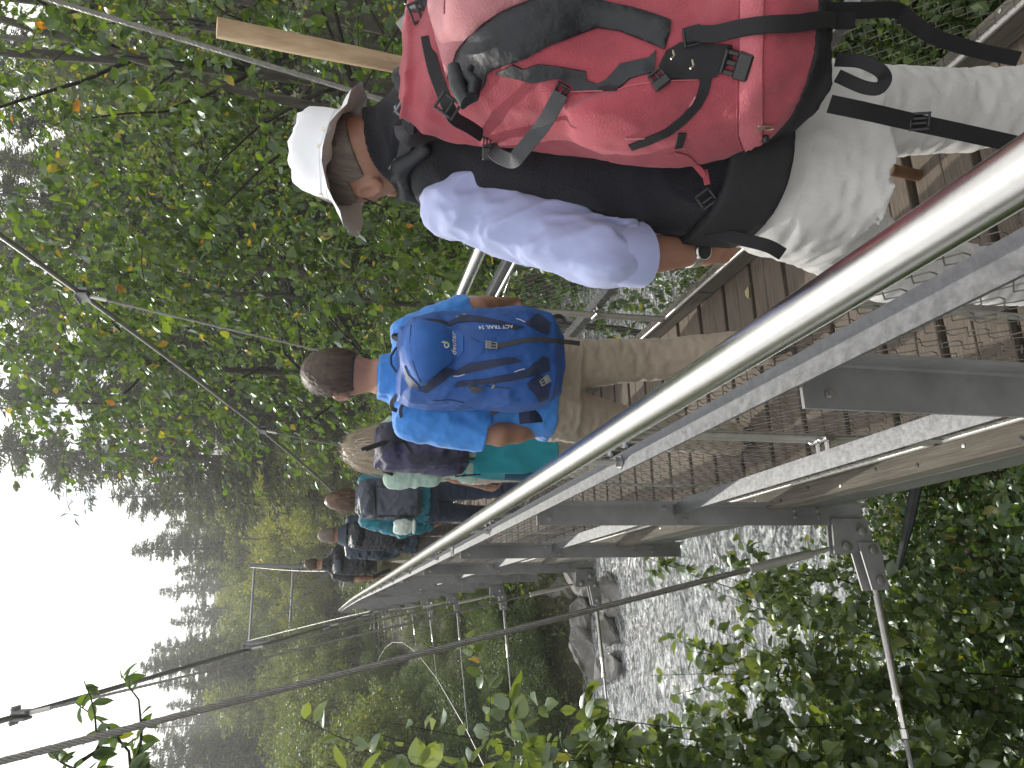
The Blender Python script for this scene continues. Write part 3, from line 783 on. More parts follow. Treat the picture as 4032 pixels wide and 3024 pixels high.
# ================================================================== forest
def conifer_parts(seed, H=20., rad=3.4, dens=1.0, gap=.18):
    R = np.random.default_rng(seed); tk = MB()
    tk.tube([(0, 0, -1), (0.05, 0, H*.4), (0, 0.05, H)], [.26, .17, .02], 7)
    P = []; D = []; S = []
    z = H*gap
    while z < H*.985:
        f = 1-(z-H*gap)/(H*(1-gap)); nb = R.integers(4, 7)
        for k in range(nb):
            a = R.uniform(0, 2*PI); L = rad*(f**.8)*R.uniform(.45, 1.25)*(.85+.3*math.sin(z*1.7+seed))+.2
            d = np.array([math.cos(a), math.sin(a), 0])
            rise = .12*L*(1-2.0*f); m = max(6, int(L*15*dens))
            t = np.linspace(.12, 1, m)
            sagz = z + rise*t - .34*L*f*t*t + .12*L*t**3
            pts = np.stack([d[0]*L*t, d[1]*L*t, sagz], 1)
            if L > .7: tk.tube(np.concatenate([[[0, 0, z]], pts[[m//2, m-1]]]), [.03, .018, .006], 3, cap=False)
            for sd in (-1, 0, 1):
                side = np.array([-d[1], d[0], 0])*sd
                dirs = unit(d*.75+side*.7+np.array([0, 0, -.42])+R.normal(0, .42, (m, 3)))
                P.append(pts+R.normal(0, .09, (m, 3))); D.append(dirs); S.append((.23+.15*(1-t))*R.uniform(.6, 1.5, m)*(1+.35*f))
        z += R.uniform(.24, .55)
    P = np.concatenate(P); D = np.concatenate(D); S = np.concatenate(S); n = len(P)
    A = D; up = unit(R.normal(0, 1, (n, 3))); Sd = unit(np.cross(A, up)); Nn = np.cross(Sd, A)
    T = np.array([(-.07, 0, 0), (.07, .05, 0), (.10, .5, .04), (0, 1, 0), (-.10, .55, -.04)]); TF = np.array([(0, 1, 2), (0, 2, 4), (4, 2, 3)])
    V = (P[:, None]+S[:, None, None]*(T[None, :, 0, None]*Sd[:, None]+T[None, :, 1, None]*A[:, None]+T[None, :, 2, None]*Nn[:, None])).reshape(-1, 3)
    F = ((np.arange(n)*5)[:, None, None]+TF[None]).reshape(-1, 3)
    tint = np.repeat(np.clip(R.normal(.45, .25, n), 0, 1), 5)
    return tk.mesh('trunk', M_BARK, 180), fast_mesh('crown', V, F, GREEN_CON, tint=tint)
def decid_parts(seed, H=11., rad=3.2, n=5200, leaf=.22, m=None, low=.12):
    R = np.random.default_rng(seed); tk = MB()
    tk.tube(polyline((0, 0, -1), (R.normal(0, .4), R.normal(0, .4), H*.8), 8, .25, R), np.linspace(.17, .04, 8), 7)
    cl = []
    for k in range(26):
        d = unit(R.normal(0, 1, 3)); c = np.array([0, 0, H*(low+1)/2]) + d*np.array([rad*.72, rad*.72, H*(1-low)/2*.78])*R.uniform(.35, 1)
        cl.append((c, R.uniform(.45, .95)*rad*.42))
        tk.tube(polyline((0, 0, max(H*.1, c[2]-1.6)), c, 5, .15, R), np.linspace(.05, .012, 5), 4, cap=False)
    P = []; D = []
    for c, r_ in cl:
        k = int(n/26*R.uniform(.6, 1.4)); d = unit(R.normal(0, 1, (k, 3))); rr = R.uniform(.2, 1, (k, 1))**.5
        P.append(c+d*rr*r_*np.array([1.15, 1.15, .85])); D.append(d)
    P = np.concatenate(P); D = np.concatenate(D); n = len(P)
    return tk.mesh('trunk', M_BARK, 180), foliage('crown', P, D, leaf*R.uniform(.6, 1.3, n), np.clip(R.normal(.5, .22, n), 0, 1), m or GREEN_FAR, R, droop=.4, T=LEAF4, TF=LEAF4F)
CON = [conifer_parts(1, 20, 3.2), conifer_parts(2, 20, 2.7), conifer_parts(3, 20, 3.8, 1.1, .10), conifer_parts(4, 20, 3.0, .7, .28)]
DEC = [decid_parts(11), decid_parts(12, 11, 3.8, 6000), decid_parts(13, 11, 2.8, 5200, .19), decid_parts(14, 11, 3.4, 5600, .2, None, .02)]
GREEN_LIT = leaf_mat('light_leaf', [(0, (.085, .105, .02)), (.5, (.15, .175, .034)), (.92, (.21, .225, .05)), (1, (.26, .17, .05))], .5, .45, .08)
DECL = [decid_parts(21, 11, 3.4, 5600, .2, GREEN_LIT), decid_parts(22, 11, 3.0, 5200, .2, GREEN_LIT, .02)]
def plant(kind, x, y, top=None, H=None, width=1.0, label='', group='', z=None):
    lib, nm, H0 = {'con': (CON, 'conifer', 20.), 'dec': (DEC, 'broadleaf_tree', 11.), 'lit': (DECL, 'broadleaf_tree', 11.), 'bush': (BUSH, 'bush', 3.) if 'BUSH' in globals() else None}[kind]
    tk, cr = random.choice(lib); gz = G(x, y) if z is None else z
    if H is None: H = top-gz
    s = H/H0
    r_ = empty(nm, (x, y, gz), label, 'bush' if kind == 'bush' else 'tree', group)
    r_.rotation_euler = (random.uniform(-.03, .03), random.uniform(-.03, .03), random.uniform(0, 6.28)); r_.scale = (s*width, s*width, s)
    for me, pn in ((tk, 'trunk' if kind != 'bush' else 'stems'), (cr, 'crown' if kind != 'bush' else 'foliage')):
        o = bpy.data.objects.new(pn, me); COL.objects.link(o); o.parent = r_
        if pn in ('crown', 'foliage'): o['kind'] = 'stuff'
    return r_
def plant_px(kind, x, y, Y, width=1.0, label='', group=''):
    p = at(x, y, Y=Y); return plant(kind, p[0], p[1], top=p[2], width=width, label=label, group=group)

FC = ('dark conifer standing in the forest across the river', 'conifers in the far forest')
FD = ('green broadleaf tree standing in the forest across the river', 'broadleaf trees in the far forest')
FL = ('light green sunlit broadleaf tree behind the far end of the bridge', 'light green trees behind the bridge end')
# the big dark conifers rising out of the picture behind the people
for k, (px, py, Y, wd, lb) in enumerate([(-420, 1560, 33, 1.0, 'tall dark conifer rising behind the hair of the man in the blue shirt'), (-300, 1790, 36, 1.05, 'tall dark conifer with long drooping boughs against the white sky'),
        (-350, 1330, 30, 1.0, 'tall dark conifer half hidden by the broadleaf tree'), (-500, 1060, 27, 1.0, 'tall dark conifer deep behind the right cable'), (-300, 760, 30, 1.0, 'tall dark conifer behind the forked trunk'),
        (-250, 430, 27, 1.0, 'tall dark conifer behind the hat at the right'), (-200, 120, 30, 1.0, 'tall dark conifer at the right edge of the picture'), (-350, 1180, 38, 1.2, 'tall dark conifer in the gap above the right cable clamp'), (-300, 900, 36, 1.2, 'tall dark conifer in the canopy gap beside the forked trunk'), (-150, 600, 38, 1.2, 'tall dark conifer seen through the upper leaves'), (-100, 280, 37, 1.2, 'tall dark conifer seen through the leaves near the near right hanger')]):
    plant_px('con', px, py, Y, wd, lb, 'tall dark conifers right of the bridge')
for px, py, Y in [(520, 2160, 62), (600, 2110, 74), (560, 2010, 56), (680, 2250, 66), (620, 2330, 92), (700, 2395, 84), (660, 2460, 78), (540, 2640, 60), (575, 2590, 72), (610, 2700, 66), (650, 2780, 84), (700, 2830, 90), (640, 2900, 72), (575, 2950, 60), (560, 3010, 58), (720, 2300, 88), (760, 2420, 96), (590, 2540, 80), (430, 1930, 50), (640, 2060, 66), (700, 2550, 70), (760, 2740, 70), (600, 2860, 88)]:
    plant_px('con', px, py, Y, random.uniform(1.05, 1.6), *FC)
for px, py, Y in [(840, 1900, 46), (760, 2000, 52), (900, 1960, 40), (820, 2080, 50), (980, 2080, 44), (1010, 1930, 36), (1040, 2150, 48), (1100, 1850, 33), (950, 1800, 34), (1060, 1750, 30), (1150, 1980, 36)]:
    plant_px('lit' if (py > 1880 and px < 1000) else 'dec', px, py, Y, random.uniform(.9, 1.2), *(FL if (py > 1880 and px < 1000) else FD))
for px, py, Y in [(840, 2170, 58), (900, 2280, 56), (960, 2350, 60), (880, 2400, 64), (800, 2330, 70), (1000, 2250, 54), (1060, 2340, 52), (820, 2480, 66), (1010, 2440, 54)]:
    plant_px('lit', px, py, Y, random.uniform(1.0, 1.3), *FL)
for px, py, Y in [(1040, 2660, 38), (1100, 2760, 33), (1180, 2900, 25), (1090, 2990, 23), (1030, 2560, 42), (1130, 2530, 41), (1200, 2620, 37), (1250, 2820, 27), (1000, 2790, 40), (980, 2920, 36), (1280, 2980, 22), (1260, 2500, 43), (940, 2560, 52), (980, 2640, 46), (900, 2720, 50), (930, 2840, 42), (880, 2960, 40), (1040, 2750, 40), (1000, 2880, 34), (1090, 2600, 44), (1060, 2960, 30), (960, 3060, 31)]:
    plant_px('dec', px, py, Y, random.uniform(1.0, 1.3), *FD)
for k in range(70):                               # lower trees closing the wood under the skyline
    py = random.uniform(1850, 3060); Y = random.uniform(58, 100); px = random.uniform(700, 930)
    plant_px(random.choice(('con', 'dec', 'dec', 'lit')), px, py, Y, random.uniform(1.0, 1.5), 'hazy tree in the closed wood under the far skyline', 'trees of the far wood')
for k in range(46):                               # the wood on the slope at the right and beyond
    x = random.uniform(6, 60); y = random.uniform(20, 75)
    if x < 6+.16*y: continue
    plant('con' if random.random() < .55 else 'dec', x, y, H=random.uniform(12, 20), width=random.uniform(.9, 1.2), label='forest tree on the wooded slope right of the bridge', group='trees on the right slope')

# bushes of the far bank
def bush_parts(seed, n=11000, leaf=.078, m=None):
    R = np.random.default_rng(seed); st = MB(); P = []; D = []
    for k in range(22):
        a = R.uniform(0, 2*PI); e = np.array([math.cos(a)*R.uniform(.3, 1.7), math.sin(a)*R.uniform(.3, 1.7), R.uniform(1.0, 2.9)])
        pl = polyline((0, 0, -.3), e, 6, .15, R); st.tube(pl, np.linspace(.02, .004, 6), 4, cap=False)
        kk = n//22; r_ = R.uniform(.4, .75); d = unit(R.normal(0, 1, (kk, 3)))
        P.append(e+d*(R.uniform(.15, 1, (kk, 1))**.5)*r_*np.array([1.1, 1.1, 1.0])+np.array([0, 0, -.35])); D.append(d)
    P = np.concatenate(P); D = np.concatenate(D); n = len(P)
    return st.mesh('stems', M_TWIG, 180), foliage('foliage', P, D, leaf*R.uniform(.6, 1.3, n), np.clip(R.normal(.42, .22, n), 0, .95), m or GREEN_BUSH, R, droop=.4, T=LEAF4, TF=LEAF4F)
BUSH = [bush_parts(31), bush_parts(32, 12000, .07), bush_parts(33, 10000, .085)]
BB = ('dense green bush on the far river bank', 'bushes on the far river bank')
for px, py, Y, wd in [(1560, 2480, 26, 1.2), (1640, 2560, 24, 1.2), (1720, 2450, 22.5, 1.1), (1800, 2560, 21, 1.2), (1880, 2460, 20, 1.0), (1960, 2580, 19, 1.1), (1600, 2680, 25, 1.4), (1700, 2720, 22, 1.4), (1850, 2700, 20, 1.3), (1980, 2720, 18.6, 1.2), (1500, 2800, 26, 1.6), (1620, 2860, 23, 1.6), (1780, 2850, 20, 1.5), (1950, 2860, 18.5, 1.4),
        (1200, 2720, 28, 1.5), (1120, 2860, 26, 1.6), (1150, 2980, 22, 1.6), (1300, 2960, 20, 1.5), (1350, 2640, 32, 1.5), (1400, 2900, 22, 1.4), (1420, 2540, 36, 1.4), (1960, 2340, 20, .8), (2010, 2420, 18.6, .8), (1800, 2350, 23, .9), (1700, 2340, 27, 1.0), (1600, 2380, 30, 1.1), (1480, 2420, 38, 1.2), (1380, 2560, 38, 1.6), (1450, 2620, 35, 1.6), (1520, 2700, 33, 1.6), (1400, 2720, 33.5, 1.6), (1330, 2800, 29, 1.6), (1420, 2790, 27, 1.5), (1480, 2960, 21, 1.5), (1340, 2460, 44, 1.6)]:
    p = at(px, py, Y=Y)
    if Y < 33 and -5 < p[0] < .5: p[2] = min(p[2], -.95)
    plant('bush', p[0], p[1], top=max(p[2], G(p[0], p[1])+1.0), width=wd, label=BB[0], group=BB[1])
for px, py, Y in [(2060, 2480, 17.6), (2040, 2620, 17.4), (2080, 2740, 17.2), (2050, 2880, 17.2), (2030, 3000, 17.4), (1990, 2380, 19.0), (2020, 2540, 18.2), (1940, 2500, 19.5), (1900, 2640, 19.2)]:
    p = at(px, py, Y=Y); plant('bush', p[0], p[1], top=max(p[2], G(p[0], p[1])+.9), width=1.5, label='low dark bush overhanging the boulders at the far water edge', group='low bushes over the boulders')
for k in range(34):
    x = random.uniform(1.8, 13); y = random.uniform(17.2, 26)
    plant('bush', x, y, H=random.uniform(1.8, 3.4), width=random.uniform(1, 1.4), label='dark green bush on the far bank right of the bridge', group='bushes right of the bridge')
for k in range(16):
    x = random.uniform(2.6, 8); y = random.uniform(2.5, 7.2)
    plant('bush', x, y, H=random.uniform(1.2, 2.6), width=random.uniform(.9, 1.3), label='leafy bush on the near bank right of the bridge below the railing', group='near bushes right of the bridge')

ORD = 'first second third fourth fifth sixth seventh eighth ninth tenth eleventh twelfth thirteenth fourteenth fifteenth sixteenth seventeenth eighteenth nineteenth twentieth'.split()
def px_of(o):
    q = RC.T @ (WL[o.name]-EYE); return 3024-(1512+FPX*q[0]/q[2])
def number(group, fmt, side='left'):
    L = sorted([o for o in COL.objects if o.get('group') == group and o.get('category')], key=lambda o: px_of(o), reverse=(side == 'left'))
    rows = {}
    for o in L:
        rows.setdefault(o['label'], []).append(o)
    for lab, os_ in rows.items():
        n_ = len(os_)
        for i, o in enumerate(os_):
            w_ = (ORD[i]+' from the left') if i < (n_+1)//2 else (('rightmost' if i == n_-1 else ORD[n_-1-i]+' from the right'))
            o['label'] = fmt.format('leftmost' if i == 0 else w_)
number('conifers in the far forest', 'dark conifer of the far forest skyline, {} in its row')
number('broadleaf trees in the far forest', 'green broadleaf tree below the far conifers, {} of its kind')
number('light green trees behind the bridge end', 'light green sunlit tree behind the tower, {} of its kind')
number('bushes on the far river bank', 'dense green bush on the far bank left of the bridge, {}')
number('low bushes over the boulders', 'low dark bush overhanging the far boulders, {} of its row')

# ================================================================== near bank growth on the left
def px_tips(lst): return [at(x, y, Y=Y) for x, y, Y in lst]
SH = [
 ((-1.75, 3.3), [(1190, 2830, 3.3), (1330, 2900, 3.3), (1290, 3010, 3.0), (1500, 2980, 3.1), (1460, 2880, 3.3), (1620, 3010, 3.0), (1560, 2850, 3.5)], .082, 'tall bright green shrub with broad pointed leaves at the lower left corner', 9, 160),
 ((-1.5, 3.9), [(1900, 2870, 3.7), (2000, 2760, 3.9), (1950, 2960, 3.5), (2080, 2920, 3.6), (2230, 2970, 3.5), (1850, 3010, 3.5)], .09, 'shrub with pale drooping leaves in front of the dark far bank', 8, 60),
 ((-.9, 4.6), [(2620, 2500, 4.6), (2560, 2660, 4.6), (2700, 2560, 4.5), (2640, 2740, 4.3), (2780, 2460, 4.5), (2820, 2620, 4.3)], .085, 'shrub with ribbed dark leaves standing before the glittering river', 8, 60),
 ((-.35, 5.2), [(2420, 2150, 5.6), (2600, 2200, 5.4), (2700, 2280, 5.2), (2800, 2170, 5.3), (2850, 2330, 5.1), (2900, 2430, 4.9), (2960, 2330, 5.0)], .085, 'shrub with dark leaves against the river just left of the tie rod bracket', 9, 40),
 ((-1.2, 4.0), [(2700, 2800, 3.9), (2560, 2880, 3.9), (2850, 2760, 3.9), (2900, 2900, 3.7), (2750, 2960, 3.6), (3000, 2820, 3.8), (2400, 2900, 3.9), (2300, 2860, 4.0), (2250, 2960, 3.8), (2480, 2980, 3.7), (2620, 3010, 3.6), (2380, 3010, 3.6), (3050, 2960, 3.5)], .08, 'dense shrub at the bottom edge with ribbed grey green leaves', 12, 60),
 ((-.5, 4.3), [(3100, 2560, 4.3), (3050, 2700, 4.2), (3200, 2650, 4.1), (3250, 2480, 4.2), (3000, 2540, 4.4), (3330, 2760, 3.9)], .085, 'shrub with large folded leaves left of the turnbuckle', 12, 40),
]
for i, (b, tips, lf, lab, per, sg_) in enumerate(SH):
    bz = G(*b); shrub((b[0], b[1], bz), px_tips(tips), lf, GREEN_SHR, 60+i, lab, per=per*6, single=sg_, side=5)
# the bough hanging into the sky at the upper left
R_ = np.random.default_rng(91)
bough = empty('overhanging_bough', at(420, 3150, Y=3.4), 'leafy bough hanging into the white sky at the upper left', 'branch')
bm_ = MB(); P = []; D = []
for (a, b2) in [((520, 3150), (300, 2770)), ((470, 3100), (480, 2660)), ((420, 3060), (180, 2960)), ((560, 3120), (520, 2950)), ((330, 2990), (330, 2680))]:
    pa, pb = at(*a, Y=3.4), at(*b2, Y=3.7); pl = polyline(pa, pb, 8, .05, R_); bm_.tube(pl, np.linspace(.008, .002, 8), 5, cap=False)
    k = 20; t = R_.uniform(.1, 1, k)*7; i = np.minimum(t.astype(int), 6); f = (t-i)[:, None]
    P.append(pl[i]*(1-f)+pl[i+1]*f); D.append(R_.normal(0, .6, (k, 3))+np.array([0, 0, -.4]))
P = np.concatenate(P); D = np.concatenate(D)
tag(bm_.build('twigs', M_TWIG, bough, 180), kind='stuff')
add_leaves(P, D, .075*R_.uniform(.6, 1.25, len(P)), np.clip(R_.normal(.45, .2, len(P)), 0, .9), GREEN_NEAR, R_, bough, .6, .72)

# low growth covering the bank
def cover(name, n, xr, yr, leaf, seed, m, hmax, keep=None):
    R = np.random.default_rng(seed); x = R.uniform(*xr, n); y = R.uniform(*yr, n)
    cl = np.clip(.5+.5*fbm2(x, y, 2.2, seed+1, 3), 0, 1)
    ok = R.uniform(0, 1, n) < .45+.8*cl
    if keep is not None: ok &= keep(x, y)
    x, y, cl = x[ok], y[ok], cl[ok]; n = len(x)
    z = ground(x, y)+R.uniform(0, 1, n)**1.3*hmax*(.35+cl)
    P = np.stack([x, y, z], 1); D = unit(R.normal(0, 1, (n, 3))*[1, 1, .3])
    o = put(name, foliage(name, P, D, leaf*R.uniform(.5, 1.35, n), np.clip(R.normal(.5, .25, n), 0, 1), m, R, droop=.2, flat=.9, T=LEAF7 if leaf > .05 else LEAF4, TF=LEAF7F if leaf > .05 else LEAF4F), (0, 0, 0))
    return tag(o, kind='stuff')
cover('ground_cover', 95000, (-4.5, 3.0), (1.2, 7.2), .07, 71, GREEN_UND, .8, lambda x, y: (y < 6.3+.5*np.sin(x*2)) & ~((y > 5.6) & (x > -.6) & (x < 1.2)))
cover('ground_cover', 9000, (3, 14), (-1, 7.4), .11, 72, GREEN_UND, .7)
cover('ground_cover', 22000, (-30, 30), (17.5, 42), .16, 73, GREEN_FAR, .6)
cover('ground_cover', 30000, (-13, 4), (16.4, 21), .09, 74, GREEN_BUSH, .7)
# dark pole lying down the bank under the bridge
pole = MB().tube([at(3618, 1860, Z=-1.7), at(3579, 2060, Z=-1.7), at(3537, 2240, Z=-1.7)], [.035, .03, .016], 8).build('dark_pole', M_DARK, None)
tag(pole, 'dark pole leaning down the green bank beneath the bridge', 'pole')
fl = fast_mesh('fallen_leaf', LEAF7*.055, LEAF7F, leaf_mat('dry_leaf', [(0, (.42, .36, .20)), (1, (.5, .42, .25))], .2), tint=np.full(7, .5)); p = at(2945, 1128, Z=.006)
flo = put('fallen_leaf', fl, p); flo.rotation_euler = (0, 0, 1.2); tag(flo, 'pale dry leaf lying on the deck planks by the right curb', 'leaf')
# driftwood and gravel strip at the near water edge
for k in range(40):
    x = random.uniform(-2.5, 2.2); y = 6.9+random.uniform(-.6, .7)
    boulder((x, y, float(ground(x, y))+.02), (random.uniform(.06, .2), random.uniform(.05, .16), random.uniform(.04, .1)), 100+k % 9, 'small stone in the gravel strip at the near water edge', 'stones of the near gravel strip')
# ================================================================== sculpting tools (signed distances -> smooth surface)
def sdf_mesh(fn, lo, hi, h, name, m, disp=None):
    lo = np.array(lo, float); hi = np.array(hi, float); B = 8
    nb = np.ceil((hi-lo)/(h*B)).astype(int)+1
    ci = np.stack(np.meshgrid(*[np.arange(k) for k in nb], indexing='ij'), -1).reshape(-1, 3)
    cc = lo + (ci+.5)*B*h - .5*h
    d0 = fn(cc)
    D = np.repeat(np.repeat(np.repeat(d0.reshape(nb), B, 0), B, 1), B, 2).astype(np.float32)
    act = np.nonzero(np.abs(d0) < h*B*1.25+.02)[0]
    loc = np.stack(np.meshgrid(*[np.arange(B)]*3, indexing='ij'), -1).reshape(-1, 3)
    for s in range(0, len(act), 220):
        a = act[s:s+220]
        idx = (ci[a][:, None]*B + loc[None]).reshape(-1, 3)
        D[idx[:, 0], idx[:, 1], idx[:, 2]] = fn(lo+idx*h)
    S = D < 0
    n = D.shape
    c = np.zeros([k-1 for k in n], np.int8)
    for i in (0, 1):
        for j in (0, 1):
            for k in (0, 1): c += S[i:n[0]-1+i, j:n[1]-1+j, k:n[2]-1+k]
    cells = np.argwhere((c > 0) & (c < 8))
    vid = -np.ones(c.shape, np.int32); vid[tuple(cells.T)] = np.arange(len(cells))
    acc = np.zeros((len(cells), 3)); cnt = np.zeros(len(cells))
    for ax in range(3):
        for i in (0, 1):
            for j in (0, 1):
                o = [0, 0, 0]; o[(ax+1) % 3] = i; o[(ax+2) % 3] = j
                p = cells+o; q = p.copy(); q[:, ax] += 1
                a = D[tuple(p.T)]; b = D[tuple(q.T)]; x = (a < 0) != (b < 0)
                t = np.where(x, a/(a-b+1e-12), 0); pt = np.array(o, float)[None].repeat(len(cells), 0); pt[:, ax] += t
                acc[x] += pt[x]; cnt += x
    V = lo + (cells + acc/np.maximum(cnt, 1)[:, None])*h
    F = []
    for ax in range(3):
        b, d = (ax+1) % 3, (ax+2) % 3
        sl0 = [slice(None)]*3; sl1 = [slice(None)]*3; sl0[ax] = slice(0, -1); sl1[ax] = slice(1, None)
        e = np.argwhere(S[tuple(sl0)] != S[tuple(sl1)])
        ok = (e[:, b] > 0) & (e[:, d] > 0) & (e[:, b] < n[b]-1) & (e[:, d] < n[d]-1); e = e[ok]
        q = []
        for i, j in ((1, 1), (0, 1), (0, 0), (1, 0)):
            p = e.copy(); p[:, b] -= i; p[:, d] -= j; q.append(vid[tuple(p.T)])
        q = np.stack(q, 1); fl = S[tuple(e.T)]
        q[~fl] = q[~fl][:, ::-1]; q = q[(q >= 0).all(1)]
        F.append(q)
    return V, np.concatenate(F)
def relax(V, F, it=2, f=.5):
    e = np.concatenate([F[:, [0, 1]], F[:, [1, 2]], F[:, [2, 3]], F[:, [3, 0]]])
    for _ in range(it):
        a = np.zeros_like(V); c = np.zeros(len(V))
        np.add.at(a, e[:, 0], V[e[:, 1]]); np.add.at(c, e[:, 0], 1); np.add.at(a, e[:, 1], V[e[:, 0]]); np.add.at(c, e[:, 1], 1)
        V = V*(1-f)+f*a/np.maximum(c, 1)[:, None]
    return V
def sculpt(name, fn, lo, hi, h, m, parent=None, it=2):
    V, F = sdf_mesh(fn, lo, hi, h, name, m); V = relax(V, F, it)
    o = (V.min(0)+V.max(0))/2
    ob = put(name, fast_mesh(name, V-o, F, m, smooth=True), o, parent)
    ob_data[ob.name] = (V, F)
    return ob
ob_data = {}
def bvh_of(*obs):
    Vs = []; Fs = []; k = 0
    for o in obs:
        V, F = ob_data[o.name]; Vs.append(V); Fs.append(F+k); k += len(V)
    return BVHTree.FromPolygons(np.concatenate(Vs).tolist(), np.concatenate(Fs).tolist())
A_ = lambda *p: np.array(p, float)
def smin(a, b, k): h = np.clip(.5+.5*(b-a)/k, 0, 1); return b*(1-h)+a*h-k*h*(1-h)
def rc(P, a, b, ra, rb):
    a = np.asarray(a, float); b = np.asarray(b, float); ba = b-a; t = np.clip(((P-a)@ba)/(ba@ba), 0, 1)
    return np.linalg.norm(P-a-t[:, None]*ba, axis=1)-(ra+(rb-ra)*t)
def ell(P, c, r, R=None):
    q = P-np.asarray(c, float)
    if R is not None: q = q@R
    r = np.asarray(r, float); k = np.linalg.norm(q/r, axis=1); k2 = np.linalg.norm(q/(r*r), axis=1)+1e-9
    return k*(k-1)/k2
def loft(P, st, lat, e=2.4):
    """st: rows of (z, cx, cy, rx, ry); lat: unit lateral direction in plan"""
    st = np.array(sorted(st)); z = P[:, 2]; g = lambda i: np.interp(z, st[:, 0], st[:, i])
    dx = P[:, 0]-g(1); dy = P[:, 1]-g(2); l = np.asarray(lat, float)
    u = np.abs(dx*l[0]+dy*l[1])/g(3); v = np.abs(-dx*l[1]+dy*l[0])/g(4)
    d = ((u**e+v**e)**(1/e)-1)*np.minimum(g(3), g(4))
    return np.maximum(np.maximum(d, z-st[-1, 0]), st[0, 0]-z)
def waves(P, seed, lam, n=7, stretch=(1, 1, 1)):
    r = np.random.default_rng(seed); o = np.zeros(len(P)); Q = P*np.asarray(stretch)
    for _ in range(n):
        k = r.normal(0, 1, 3); k *= 2*PI/(lam*r.uniform(.6, 1.7)*np.linalg.norm(k)); o += np.sin(Q@k+r.uniform(0, 6.28)+1.2*np.sin(Q@np.roll(k, 1)*.6))
    return o/math.sqrt(n)
def folds(P, seed, lam, amp, stretch=(1, 1, 1)):
    w = waves(P, seed, lam, 6, stretch); return amp*(np.abs(w)-.6)
def rot_to(z, x=None):
    z = unit(np.asarray(z, float)); x = np.asarray(x if x is not None else (1, 0, 0), float); x = unit(x-z*(x@z)); return np.stack([x, np.cross(z, x), z], 1)

# ------------------------------------------------------------------ people
M_SKIN = mat('skin', (.32, .165, .112), .5, 0, col2=(.39, .21, .145), scale=14, bump=.08, bscale=120)
M_SKIN.node_tree.nodes['Principled BSDF'].inputs['Subsurface Weight'].default_value = .12
M_SKIN.node_tree.nodes['Principled BSDF'].inputs['Subsurface Radius'].default_value = (.012, .005, .003)
def cloth(name, col, rough=.85, var=.10, bump=.12, bscale=500, sheen=.25, weave=0, **k): return mat(name, col, rough, 0, var=var, scale=9, bump=bump, bscale=bscale, sheen=sheen, weave=weave, **k)
M_SHOE = cloth('dark_shoe', (.03, .026, .022)); M_SOLE = cloth('shoe_sole', (.06, .055, .05))

def hand_sdf(P, w, e, side, curl, spread=.2, inward=None, s=1.0):
    """palm, four bent fingers and a thumb; w wrist, e elbow, side +1 right / -1 left"""
    d = unit(np.asarray(w, float)-np.asarray(e, float))
    inw = np.asarray(inward if inward is not None else (-side, 0, 0), float); inw = unit(inw-d*(inw@d))   # palm faces this way
    lat = np.cross(inw, d)*side                                   # towards the thumb
    if lat[1] < 0 and abs(lat[1]) > .3: lat = -lat
    k0 = w+d*.085*s
    o = rc(P, w, w+d*.03*s, .024*s, .025*s)
    for t in (-.026, -.009, .009, .026): o = smin(o, rc(P, w+d*.02*s+lat*t*.6*s, k0+lat*t*s, .014*s, .0115*s), .012)
    for t, L in ((.028, .070), (.0095, .080), (-.0095, .074), (-.028, .058)):
        p = k0+lat*t*s; a = curl; q = d
        for seg, r0, r1 in ((.45, .0095, .0088), (.31, .0088, .008), (.24, .008, .0068)):
            a1 = a*.9; q2 = unit(q*math.cos(a1)+inw*math.sin(a1)+lat*t*spread); e2 = p+q2*L*seg*s
            o = smin(o, rc(P, p, e2, r0*s, r1*s), .003); p = e2; inn = inw; q = q2; inw_ = unit(inw*math.cos(a1)-d*math.sin(a1)); a = curl*1.15
    th = w+d*.03*s+lat*.024*s; t1 = th+unit(d*.75+lat*.55+inw*.35)*.042*s; t2 = t1+unit(d*.9+lat*.1+inw*.35)*.03*s
    o = smin(o, rc(P, th, t1, .0135*s, .0105*s), .01); o = smin(o, rc(P, t1, t2, .0105*s, .008*s), .003)
    return o

